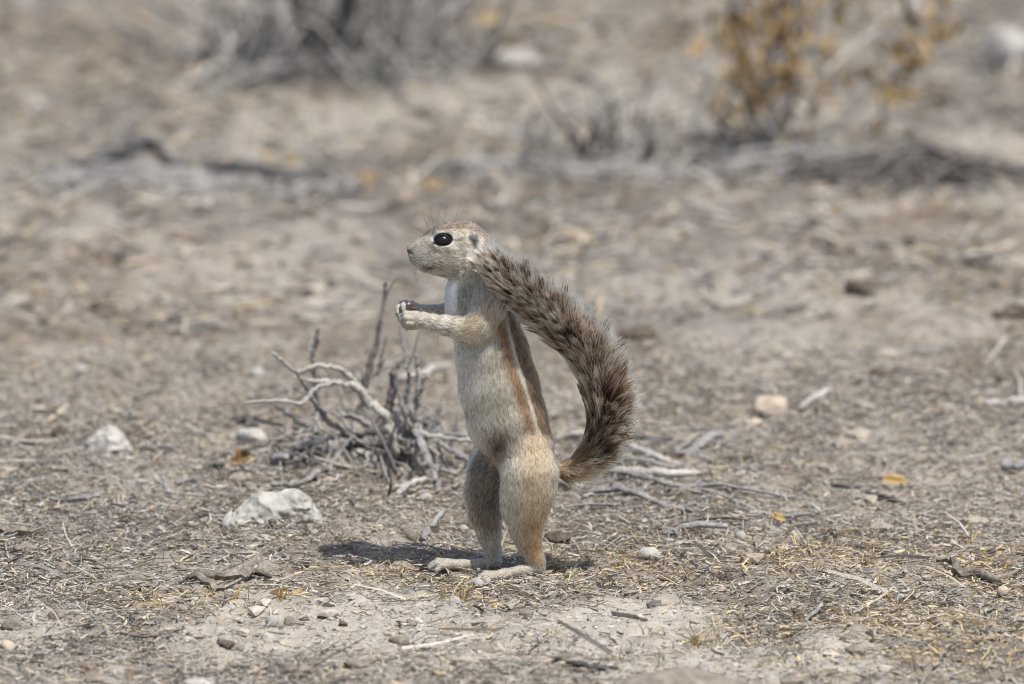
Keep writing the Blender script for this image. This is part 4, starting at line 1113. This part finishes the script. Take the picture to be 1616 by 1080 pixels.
# find eye depth on the near side
def field_at(p):
    q = np.clip(np.round((p - lo) / VOX).astype(int), 0, nn - 1)
    return FLD[q[..., 0], q[..., 1], q[..., 2]]
yy = np.linspace(-0.045, 0, 200)
pe = np.array([P(EYE_UV[0], EYE_UV[1], y_) for y_ in yy])
EYE_Y = float(yy[np.argmax(field_at(pe) < 0)])
EYE = P(EYE_UV[0], EYE_UV[1], EYE_Y)
EYE_F = np.array([EYE[0], -EYE[1], EYE[2]])
# sockets
for e in (EYE, EYE_F):
    pr = (e + [-.003, 0, 0], e + [.003, 0, 0.0005], .0052, .0052, .8, .0015, 'x', 1)
    apply(pr, True)

SQ = np.array([P(808, 905, 0)[0] + 0.0, 0, 0.0]); SQ[0] = P(815, 905)[0]
V, Q = surface_nets(FLD, lo, VOX)
# smooth the stepping a little
for it in range(2):
    acc = np.zeros_like(V); cn = np.zeros(len(V))
    for k in range(4):
        np.add.at(acc, Q[:, k], V[Q[:, (k + 1) % 4]]); np.add.at(cn, Q[:, k], 1)
        np.add.at(acc, Q[:, k], V[Q[:, (k + 3) % 4]]); np.add.at(cn, Q[:, k], 1)
    V = V * .5 + .5 * acc / np.maximum(cn, 1)[:, None]

REG = ['torso', 'head', 'ear', 'leg', 'foot', 'arm', 'hand', 'tail', 'groin']
def regions(p):
    """soft region weights and fur flow at points on the skin"""
    W = np.zeros((len(p), len(REG))); FL = np.zeros((len(p), 3))
    for pr in PR:
        d = prim_d(p, pr)
        w = np.exp(-np.maximum(d, 0) / 0.0022) * (d < 0.02)
        W[:, REG.index(pr[6])] += w
        ax = pr[1] - pr[0]; ax = ax / (np.linalg.norm(ax) + 1e-9)
        FL += w[:, None] * ax * pr[7]
    W /= W.sum(1)[:, None] + 1e-9
    return W, FL

def poly_dist(u, v, poly):
    """signed distance to a polyline (positive on its right-hand, back side) and position along it"""
    best = np.full(u.shape, 1e9); sg = np.zeros(u.shape); tt = np.zeros(u.shape)
    for i in range(len(poly) - 1):
        a = np.array(poly[i], float); b_ = np.array(poly[i + 1], float); ab = b_ - a
        t = np.clip(((u - a[0]) * ab[0] + (v - a[1]) * ab[1]) / (ab @ ab), 0, 1)
        dx = u - a[0] - t * ab[0]; dy = v - a[1] - t * ab[1]
        d = np.hypot(dx, dy)
        s_ = np.sign(ab[1] * dx - ab[0] * dy)
        nb_ = d < best
        best = np.where(nb_, d, best); sg = np.where(nb_, s_, sg); tt = np.where(nb_, i + t, tt)
    return best * sg, tt
STRIPE = [(790, 462), (797, 490), (803, 520), (814, 567), (832, 621), (845, 668), (853, 692)]
HEADLINE = [(640, 392), (655, 381), (672, 373), (690, 364), (712, 361), (735, 363), (755, 371), (790, 400)]
def body_colour(p, W):
    """pelage pattern plus painted inner-leg shade, in side-view body coordinates; returns hair colour, share of dark hairs, hair length"""
    u, v = uv_of(p[:, 0], p[:, 2], -np.abs(p[:, 1]))
    n = len(u)
    w = {k: W[:, i] for i, k in enumerate(REG)}
    C = np.tile(np.array([0.50, 0.445, 0.355]), (n, 1))        # cream grey flank
    dark = np.full(n, 0.31); L = np.full(n, 0.0050)
    def mix(col, a, dk=None):
        nonlocal C, dark
        a = np.clip(a, 0, 1)
        C = C * (1 - a[:, None]) + np.array(col) * a[:, None]
        if dk is not None: dark = dark * (1 - a) + dk * a
    wob = (fbm(p[:, 0] * 130, p[:, 1] * 130, p[:, 2] * 130, 61, 2) - .5)
    torso = sstep(.15, .5, w['torso'] + w['leg'] * .4)
    # belly paler, chest white
    mix((0.56, 0.515, 0.435), torso * sstep(785, 735, u + wob * 30) * sstep(525, 560, v), .17)
    mix((0.205, 0.108, 0.052), .95 * torso * sstep(27, 10, np.abs(poly_dist(u, v, STRIPE)[0] + 10) + 9 + wob * 10) * sstep(462, 505, v) * sstep(700, 670, v), .15)
    sd, tt = poly_dist(u, v, STRIPE)
    back = torso * sstep(1, 5, sd + wob * 3) * sstep(715, 680, v) * sstep(440, 470, v)
    mix((0.165, 0.098, 0.055), back, .24)
    st = torso * (.55 + .45 * sstep(505, 560, v)) * sstep(3.2, 1.6, np.abs(sd) + wob * 3) * (tt > .15) * sstep(6.0, 5.2, tt)
    mix((0.56, 0.50, 0.40), st, .05)
    # shoulder: brown behind, grey in front
    mix((0.36, 0.265, 0.175), sstep(.2, .6, w['torso'] + w['arm']) * sstep(755, 790, u + wob * 25) * sstep(430, 455, v) * sstep(535, 505, v) * sstep(-10, -24, sd), .22)
    mix((0.34, 0.32, 0.285), sstep(.2, .6, w['torso'] + w['arm']) * sstep(765, 735, u) * sstep(440, 455, v) * sstep(500, 485, v), .35)
    # rump and thighs
    leg = sstep(.2, .6, w['leg'])
    mix((0.50, 0.37, 0.235), leg * sstep(790, 860, u + wob * 30), .30)
    mix((0.54, 0.465, 0.36), leg * sstep(830, 795, u + wob * 20), .28)
    mix((0.42, 0.265, 0.135), leg * sstep(818, 848, u + wob * 16 + (v - 840) * .12) * sstep(798, 838, v) * sstep(888, 868, v) * (u > 795), .12)
    mix((0.46, 0.38, 0.28), sstep(.2, .6, w['leg'] + w['torso']) * sstep(840, 880, u) * sstep(690, 720, v) * sstep(800, 770, v), .22)
    mix((0.19, 0.162, 0.132), leg * sstep(.020, .007, np.abs(p[:, 1])) * sstep(875, 830, v) * .9, .5)  # shade on the inner legs, painted in as darker hair
    # groin
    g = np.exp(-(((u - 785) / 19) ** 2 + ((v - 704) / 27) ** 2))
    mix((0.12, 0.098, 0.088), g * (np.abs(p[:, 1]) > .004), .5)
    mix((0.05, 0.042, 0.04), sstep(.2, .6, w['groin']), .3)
    g = np.exp(-(((u - 736) / 3.5) ** 2 + ((v - 652) / 8) ** 2)); mix((0.08, 0.07, 0.065), g, .3)
    # feet, hands, forearm
    foot = sstep(.2, .6, w['foot']); L = np.where(foot > .5, .0016, L)
    mix((0.40, 0.352, 0.285), foot, .10)
    arm = sstep(.25, .6, w['arm']) * sstep(770, 745, u) * sstep(494, 503, v + (p[:, 1] > .005) * 14)
    mix((0.47, 0.41, 0.32), arm, .2)
    mix((0.47, 0.35, 0.21), arm * sstep(720, 750, u), .14)
    hand = sstep(.2, .6, w['hand']); L = np.where(hand > .4, .0009, L)
    mix((0.43, 0.388, 0.325), hand, .10)
    mix((0.44, 0.405, 0.36), hand * (p[:, 1] > 0.0015) * sstep(630, 636, u), .2)
    L = np.where((w['arm'] > .4) & (u < 720), .0042, L)
    # chest
    ch = (np.abs(p[:, 1]) < .017) * sstep(728, 716, u) * sstep(438, 448, v) * sstep(540, 515, v) * sstep(.3, .6, w['torso'])
    mix((0.80, 0.775, 0.73), ch, .03)
    # head
    hd = sstep(.2, .5, w['head'] + w['ear'])
    L = np.where(hd > .5, .0040, L)
    mix((0.46, 0.412, 0.335), hd, .25)
    hs, _ = poly_dist(u, v, HEADLINE)
    cap_ = hd * np.where(hs > 0, sstep(-1, 4, hs), 0)
    cap_ = hd * sstep(3, -3, v - np.interp(u, [h_[0] for h_ in HEADLINE], [h_[1] for h_ in HEADLINE]) + wob * 8)
    mix((0.235, 0.168, 0.115), cap_ * .88, .38)
    ed = np.hypot((u - EYE_UV[0]) / 14.6, (v - EYE_UV[1]) / 10.0)
    mix((0.74, 0.70, 0.62), hd * sstep(1.48, 1.22, ed + .16 * sstep(-4, 6, v - EYE_UV[1])) * sstep(.98, 1.12, ed), .02)
    mix((0.045, 0.035, 0.03), hd * sstep(1.10, .98, ed), .2)
    mix((0.22, 0.185, 0.15), hd * np.exp(-(((u - 722) / 9) ** 2 + ((v - 379) / 2.5) ** 2)), .3)
    mix((0.50, 0.47, 0.42), hd * np.exp(-(((u - 668) / 14) ** 2 + ((v - 409) / 12) ** 2)), .22)
    mix((0.22, 0.19, 0.165), hd * np.exp(-(((u - 676) / 5) ** 2 + ((v - 399) / 7) ** 2)) * .75, .4)
    mix((0.13, 0.115, 0.105), hd * np.exp(-(((u - 646) / 5) ** 2 + ((v - 397) / 6) ** 2)) * .9, .1)
    mix((0.04, 0.032, 0.028), hd * np.exp(-(((u - 684) / 3) ** 2 + ((v - 384) / 2.5) ** 2)), .1)
    spots = (np.cos((u - 660) * 2 * np.pi / 5.2 + (v // 4) * 1.3) > .35) & (np.cos((v - 398) * 2 * np.pi / 4.2) > .1)
    mix((0.07, 0.06, 0.055), hd * spots * .8 * np.exp(-(((u - 668) / 9) ** 2 + ((v - 406) / 7) ** 4)), .3)
    mix((0.035, 0.028, 0.024), hd * np.exp(-(((u - 675) / 12) ** 2 + ((v - 423.2) / 3.2) ** 2)), .1)
    L = np.where((hd > .5) & (u < 690), .0024, L)
    L = np.where((hd > .5) & (u < 652), .0009, L)
    L = np.where((hd > .3) & (ed < 1.5), .0015, L)
    mix((0.03, 0.025, 0.02), np.exp(-(((u - 748) / 4) ** 2 + ((v - 378) / 4) ** 2)) * hd, .3)
    L = np.where((hd > .3) & (u > 725) & (v > 390), .0060, L)
    tl = sstep(.3, .7, w['tail']); mix((0.30, 0.215, 0.14), tl, .4)
    return C, dark, L

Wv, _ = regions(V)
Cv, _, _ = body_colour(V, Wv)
M_SKIN = mat_attr('squirrel_skin', .9, .15, 900, .75, 1.15)
M_FUR = bpy.data.materials.new('squirrel_fur'); M_FUR.use_nodes = True
fn = M_FUR.node_tree.nodes; fl = M_FUR.node_tree.links
fn.remove(fn['Principled BSDF'])
pb = fn.new('ShaderNodeBsdfHairPrincipled'); pb.model = 'CHIANG'; pb.parametrization = 'COLOR'
pb.inputs['Roughness'].default_value = .45; pb.inputs['Radial Roughness'].default_value = .6; pb.inputs['Coat'].default_value = .0; pb.inputs['IOR'].default_value = 1.34
fa = fn.new('ShaderNodeAttribute'); fa.attribute_name = 'col'
fl.new(fa.outputs['Color'], pb.inputs['Color'])
fl.new(pb.outputs[0], fn['Material Output'].inputs[0])

squirrel = empty('ground_squirrel', SQ, 'ground squirrel standing upright on its hind legs with bushy tail arched over its back', 'squirrel')
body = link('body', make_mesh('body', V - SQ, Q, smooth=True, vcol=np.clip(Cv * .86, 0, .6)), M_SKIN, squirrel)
body['label'] = 'cream grey furred body with a white side stripe, facing sideways'

def curves_obj(name, pts, rad, col, mat, parent):
    """pts (N,k,3) world, rad (N,k), col (N,k,3)"""
    N, k, _ = pts.shape
    hc = bpy.data.hair_curves.new(name)
    hc.add_curves([k] * N)
    hc.attributes['position'].data.foreach_set('vector', (pts - SQ).astype(np.float32).ravel())
    ra = hc.attributes.get('radius') or hc.attributes.new('radius', 'FLOAT', 'POINT')
    ra.data.foreach_set('value', rad.astype(np.float32).ravel())
    ca = hc.attributes.new('col', 'FLOAT_COLOR', 'POINT')
    c4 = np.ones((N * k, 4), np.float32); c4[:, :3] = col.reshape(-1, 3)
    ca.data.foreach_set('color', c4.ravel())
    hc.materials.append(mat)
    o = bpy.data.objects.new(name, hc); COL.objects.link(o); o.parent = parent
    return o

# fur on the body
fr = np.random.default_rng(77)
v0, v1, v2, v3 = (V[Q[:, i]] for i in range(4))
fnm = np.cross(v2 - v0, v3 - v1); area = np.linalg.norm(fnm, axis=1); fnm /= area[:, None] + 1e-12
cen = (v0 + v1 + v2 + v3) / 4
Wf, Ff = regions(cen)
_, _, Lf = body_colour(cen, Wf)
dens = area * (0.0075 / np.maximum(Lf, .0018)) ** .8 * (1 - sstep(.4, .8, Wf[:, REG.index('tail')]) * (cen[:, 0] > P(890, 745)[0])) * (1 - .5 * sstep(.3, .6, Wf[:, REG.index('hand')]))
cu, cv_ = uv_of(cen[:, 0], cen[:, 2], -np.abs(cen[:, 1]))
ed = np.hypot((cu - EYE_UV[0]) / 14.6, (cv_ - EYE_UV[1]) / 10.0)
dens *= 1 - .95 * np.exp(-(((cu - 675) / 11) ** 2 + ((cv_ - 423.5) / 2.6) ** 2)) * (Wf[:, REG.index('head')] > .3)
dens *= 1 - .9 * (np.hypot(cu - 646, cv_ - 397) < 6)
dens *= ~((ed < 1.02) & (Wf[:, REG.index('head')] > .3))
NH = 200000
fi = fr.choice(len(Q), NH, p=dens / dens.sum())
a_, b_ = fr.uniform(0, 1, (2, NH, 1))
root = (v0[fi] * (1 - a_) + v1[fi] * a_) * (1 - b_) + (v3[fi] * (1 - a_) + v2[fi] * a_) * b_
nrm = fnm[fi]
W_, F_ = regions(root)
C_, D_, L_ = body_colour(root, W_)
# flow along the body, bent by slow noise into whorls
wob = np.stack([fbm(root[:, 0] * 70 + q, root[:, 1] * 70, root[:, 2] * 70, 80 + q, 2) - .5 for q in range(3)], 1)
F_ = F_ / (np.linalg.norm(F_, axis=1)[:, None] + 1e-9) + wob * .8
tors = W_[:, REG.index('torso')]
F_[:, 0] -= .25 * tors
F_ -= nrm * (F_ * nrm).sum(1)[:, None]
F_ /= np.linalg.norm(F_, axis=1)[:, None] + 1e-9
F_ += fr.normal(0, .13, (NH, 3))
lift = fr.uniform(.10, .27, NH)[:, None]
L_ = L_ * fr.uniform(.6, 1.25, NH)
streak = fbm(root[:, 0] * 1100, root[:, 1] * 1100, root[:, 2] * 420, 95, 2)
isdark = fr.uniform(0, 1, NH) < D_ * np.clip(1 + (streak - .5) * 5, .05, 2.6)
K = 4
tt = np.linspace(0, 1, K)
pts = np.stack([root + (F_ * t + nrm * lift * (t - .45 * t * t)) * L_[:, None] for t in tt], 1)
r0 = np.where(L_ < .003, .00011, .00016) * fr.uniform(.7, 1.3, NH) * np.where(isdark, 1.3, 1)
rad = r0[:, None] * np.array([1., .95, .7, .15])
tint = fr.uniform(.78, 1.22, NH)[:, None]
patch = (0.86 + .28 * fbm(root[:, 0] * 300, root[:, 1] * 300, root[:, 2] * 300, 90, 2))[:, None]
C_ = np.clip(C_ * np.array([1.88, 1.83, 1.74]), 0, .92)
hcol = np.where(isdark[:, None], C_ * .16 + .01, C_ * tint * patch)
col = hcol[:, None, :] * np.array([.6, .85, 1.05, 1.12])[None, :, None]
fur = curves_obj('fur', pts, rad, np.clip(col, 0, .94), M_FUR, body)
fur['kind'] = 'stuff'

# tail brush: banded hairs gathered in tufts
tc = catmull(np.array([P(q[0], q[1], q[2] / 1000) for q in TAIL]), 14)
seg = np.concatenate([[0], np.cumsum(np.linalg.norm(np.diff(tc, axis=0), axis=1))]); TL = seg[-1]
def tail_at(s):
    p = np.stack([np.interp(s, seg, tc[:, i]) for i in range(3)], 1)
    q = np.stack([np.interp(np.minimum(s + .002, TL), seg, tc[:, i]) - np.interp(np.maximum(s - .002, 0), seg, tc[:, i]) for i in range(3)], 1)
    return p, q / np.linalg.norm(q, axis=1)[:, None]
NC = 2100; PER = 10
cs_ = np.sort(fr.uniform(0, 1, NC)) ** .95 * TL
ca_ = fr.uniform(0, 2 * math.pi, NC)
s = np.repeat(cs_, PER) + fr.normal(0, .0035, NC * PER); s = np.clip(s, 0, TL)
an = np.repeat(ca_, PER) + fr.normal(0, .22, NC * PER)
def tail_hair(s, an, Lmul, spread):
    p, t = tail_at(s)
    side = np.cross(t, [0, 1.0, 0]); side /= np.linalg.norm(side, axis=1)[:, None]      # in the picture plane, across the tail
    # outer side of the curve is +
    outer = np.where((side * [1, 0, -.25]).sum(1)[:, None] > 0, side, -side)
    yv = np.cross(outer, t)
    ca, sa = np.cos(an)[:, None], np.sin(an)[:, None]
    radial = outer * ca + yv * sa
    f = s / TL
    core = np.interp(f, [0, .5, 1], [10, 9, 4]) * S0
    rt = p + radial * core[:, None] * .7
    outness = np.cos(an) * .5 + .5
    ang = np.interp(f, [0, .10, .25, .5, .75, .92, 1], [.45, .58, .74, .68, .54, .44, .36]) * (.62 + .62 * outness) * spread
    L = np.interp(f, [0, .06, .2, .5, .8, 1], [.019, .030, .039, .042, .039, .030]) * Lmul
    d0 = t * np.cos(ang)[:, None] + radial * np.array([1, .75, 1]) * np.sin(ang)[:, None]
    return rt, d0, t, L, f
rt, d0, t_, L, f = tail_hair(s, an, fr.uniform(.7, 1.12, len(s)), 1.0 + fr.normal(0, .13, len(s)))
rc, dc, tc_, Lc, fc = tail_hair(np.repeat(cs_, PER), np.repeat(ca_, PER), np.repeat(fr.uniform(.78, 1.10, NC), PER), 1.0 + np.repeat(fr.normal(0, .16, NC), PER))
tipc = rc + dc * Lc[:, None]
K = 8
tt = np.linspace(0, 1, K)
cl = .78
bendn = np.repeat(fr.normal(0, .10, (NC, 3)), PER, 0)
pts = []
for q in tt:
    own = rt + d0 * (L * q)[:, None] + (t_ * .10 + bendn) * (L * q * q)[:, None]
    cm = rt + (tipc - rt) * q
    own = own * (1 - cl * q) + cm * (cl * q) + fr.normal(0, .00025, own.shape) * q
    pts.append(own)
pts = np.stack(pts, 1)
N = len(s)
r0 = fr.uniform(.00017, .00029, N)
rad = r0[:, None] * np.interp(tt, [0, .5, .85, 1], [1, 1, .85, .25])[None]
cream = np.array([.76, .66, .49]); chocolate = np.array([.016, .0078, .0042]); rust = np.array([.12, .055, .024]); tanb = np.array([.13, .085, .05])
ph = np.repeat(fr.normal(0, .12, NC), PER) + fr.normal(0, .03, N)
typ = np.repeat(fr.uniform(0, 1, NC), PER)       # tufts: mostly dark, banded, or mostly cream
pale_share = np.interp(f, [0, .3, 1], [.14, .20, .33])
warm = np.repeat(fr.uniform(0, 1, NC), PER)[:, None]
dkc = chocolate * (.8 + 1.0 * warm) + rust * .18 * (warm > .7)
col = np.zeros((N, K, 3))
for j, q in enumerate(tt):
    x = q + ph * .6
    dk_full = sstep(.08, .16, x) * sstep(.97, .90, x)
    dk_band = sstep(.18, .26, x) * sstep(.80, .72, x)
    dk_pale = sstep(.05, .12, x) * sstep(.46, .36, x) * .95
    dk = np.where(typ < pale_share, dk_pale, np.where(typ < pale_share + .34, dk_band, dk_full))
    c0 = np.where(x[:, None] < .3, tanb, cream)
    c0 = c0 * (1 - dk[:, None]) + dkc * dk[:, None]
    nb_ = (sstep(.13, .03, f) * .3)[:, None]
    col[:, j] = c0 * (1 - nb_) + np.array([.42, .30, .185]) * nb_
col *= fr.uniform(.85, 1.15, (N, 1, 1))
tf = curves_obj('tail_brush', pts, rad, np.clip(col, 0, .85), M_FUR, body)
tf['kind'] = 'stuff'
tf['label'] = 'bushy tail brush of dark brown hairs with cream tips'

# eyes
m_eye, n_, l_, be = new_mat('eye_gloss', .2, .5)
be.inputs['Base Color'].default_value = (.006, .005, .005, 1)
m_lid, n_, l_, bl = new_mat('eyelid_skin', .5, .35)
bl.inputs['Base Color'].default_value = (.018, .014, .012, 1)
bm = bmesh.new(); bmesh.ops.create_uvsphere(bm, u_segments=40, v_segments=24, radius=1)
ev = np.array([q.co[:] for q in bm.verts]); bm.free()
for e, sg in ((EYE, -1), (EYE_F, 1)):
    bm = bmesh.new(); bmesh.ops.create_uvsphere(bm, u_segments=40, v_segments=24, radius=1)
    for q in bm.verts:
        # almond: pinched to the corners
        x, y_, z = q.co
        z *= 1 - .45 * abs(x) ** 2.2
        q.co = Vector((x * 12.2 * S0, y_ * 8.4 * S0, z * 7.7 * S0))
    for fc_ in bm.faces: fc_.smooth = True
    me = bpy.data.meshes.new('eye'); bm.to_mesh(me); bm.free()
    eo = link('eye', me, m_eye, squirrel, e - SQ + np.array([0, -sg * .0005, 0]))
    eo.rotation_euler = (0, R(4), R(7) * sg)
    # lid rim
    th = np.linspace(0, 2 * math.pi, 33)[:-1]
    ring = np.stack([np.cos(th) * 12.8 * S0, np.full(32, sg * .0014), np.sin(th) * (8.1 * S0) * (1 - .45 * np.abs(np.cos(th)) ** 2.2)], 1)
    V_, Q_ = [], []
    for i in range(32):
        o_ = ring[i] / (np.linalg.norm(ring[i]) + 1e-9)
        for k in range(6):
            a = k * math.pi / 3
            V_.append(ring[i] + (o_ * math.cos(a) + np.array([0, 1, 0]) * math.sin(a)) * .00075)
            Q_.append((i * 6 + k, i * 6 + (k + 1) % 6, ((i + 1) % 32) * 6 + (k + 1) % 6, ((i + 1) % 32) * 6 + k))
    link('eyelid', make_mesh('eyelid', np.array(V_), np.array(Q_), smooth=True), m_lid, eo)

# claws
m_claw, n_, l_, bc = new_mat('claw_horn', .35, .4)
bc.inputs['Base Color'].default_value = (.035, .028, .024, 1)
def claw(pa, pb, pc, r):
    V_, Q_, T_, U_ = tube([pa, pb, pc], [r, r * .75, r * .12], sides=7, sub=3, rough=0, wob=0)
    link('claw', make_mesh('claw', V_ - SQ, Q_, T_, smooth=True), m_claw, squirrel)
for (x, y, d) in [(756, 911, -23), (752, 916, -31), (763, 919, -39)]:
    claw(P(x, y, d / 1000), P(x - 7, y, (d - 2) / 1000), P(x - 13, y + 5, (d - 3) / 1000), 2.9 * S0)
for (x, y, d) in [(679, 892, 17), (676, 897, 9), (688, 901, 1)]:
    claw(P(x, y, d / 1000), P(x - 9, y, (d - 1) / 1000), P(x - 17, y + 5, (d - 2) / 1000), 3.4 * S0)
for (x, y, d) in [(631, 506, -5), (635, 511, -8), (640, 517, -8), (637, 490, 3), (628, 494, 6), (630, 502, 8)]:
    claw(P(x, y, d / 1000), P(x + 1, y + 3, (d + 2) / 1000), P(x + 4, y + 6, (d + 3) / 1000), 1.1 * S0)

# whiskers and brow hairs
WH = []
def whisk(a, b_, c, ya, yb):
    WH.append((P(a[0], a[1], ya), P(b_[0], b_[1], (ya + yb) / 2), P(c[0], c[1], yb)))
for i in range(9):
    x = 667 + i % 3 * 4; y = 400 + i * 1.7
    whisk((x, y), (x + 26, y + 9 + i * .6), (x + 50 + i * 2, y + 28 + i), -.010, -.022 - .002 * (i % 4))
for (a, b_, c) in [((684, 364), (682, 345), (679, 328)), ((686, 362), (690, 344), (696, 326)), ((679, 364), (674, 350), (664, 340)), ((700, 358), (703, 340), (706, 322)), ((716, 354), (722, 334), (727, 318)),
                   ((690, 360), (692, 345), (692, 336)), ((672, 370), (660, 362), (648, 356)), ((745, 354), (750, 342), (752, 334)), ((676, 366), (668, 345), (667, 326))]:
    whisk(a, b_, c, -.006, -.010)
for i in range(7):
    whisk((662 + i % 3 * 3, 406 + i * 1.5), (650, 416 + 3 * i), (644 + 3 * i, 430 + 3 * i), .009, .026)
for (a, b_, c) in [((690, 520), (691, 533), (689, 548)), ((700, 431), (702, 438), (701, 446))]:
    whisk(a, b_, c, -.012, -.013)
W3 = np.array(WH); q = np.linspace(0, 1, 6)[None, :, None]
pts = (1 - q) ** 2 * W3[:, 0:1] + 2 * q * (1 - q) * W3[:, 1:2] + q ** 2 * W3[:, 2:3]
rad = np.tile(np.linspace(.00012, .00005, 6), (len(WH), 1))
curves_obj('whiskers', pts, rad, np.full((len(WH), 6, 3), .008), M_FUR, body)

# morsel in the paws
g_ = P(652, 487, .001)
v_, f_ = ICO[2]
w_ = v_ * (1 + .3 * (fbm(v_[:, 0] * 2, v_[:, 1] * 2, v_[:, 2] * 2, 8, 2) - .5))[:, None] * [.0026, .002, .0018]
tag(link('seed', make_mesh('seed', w_, tris=f_, smooth=True), mat_leaf('seed_husk', (.06, .032, .02), (.13, .075, .045)), loc=g_), 'small brown morsel of food held between the two front paws', 'food')
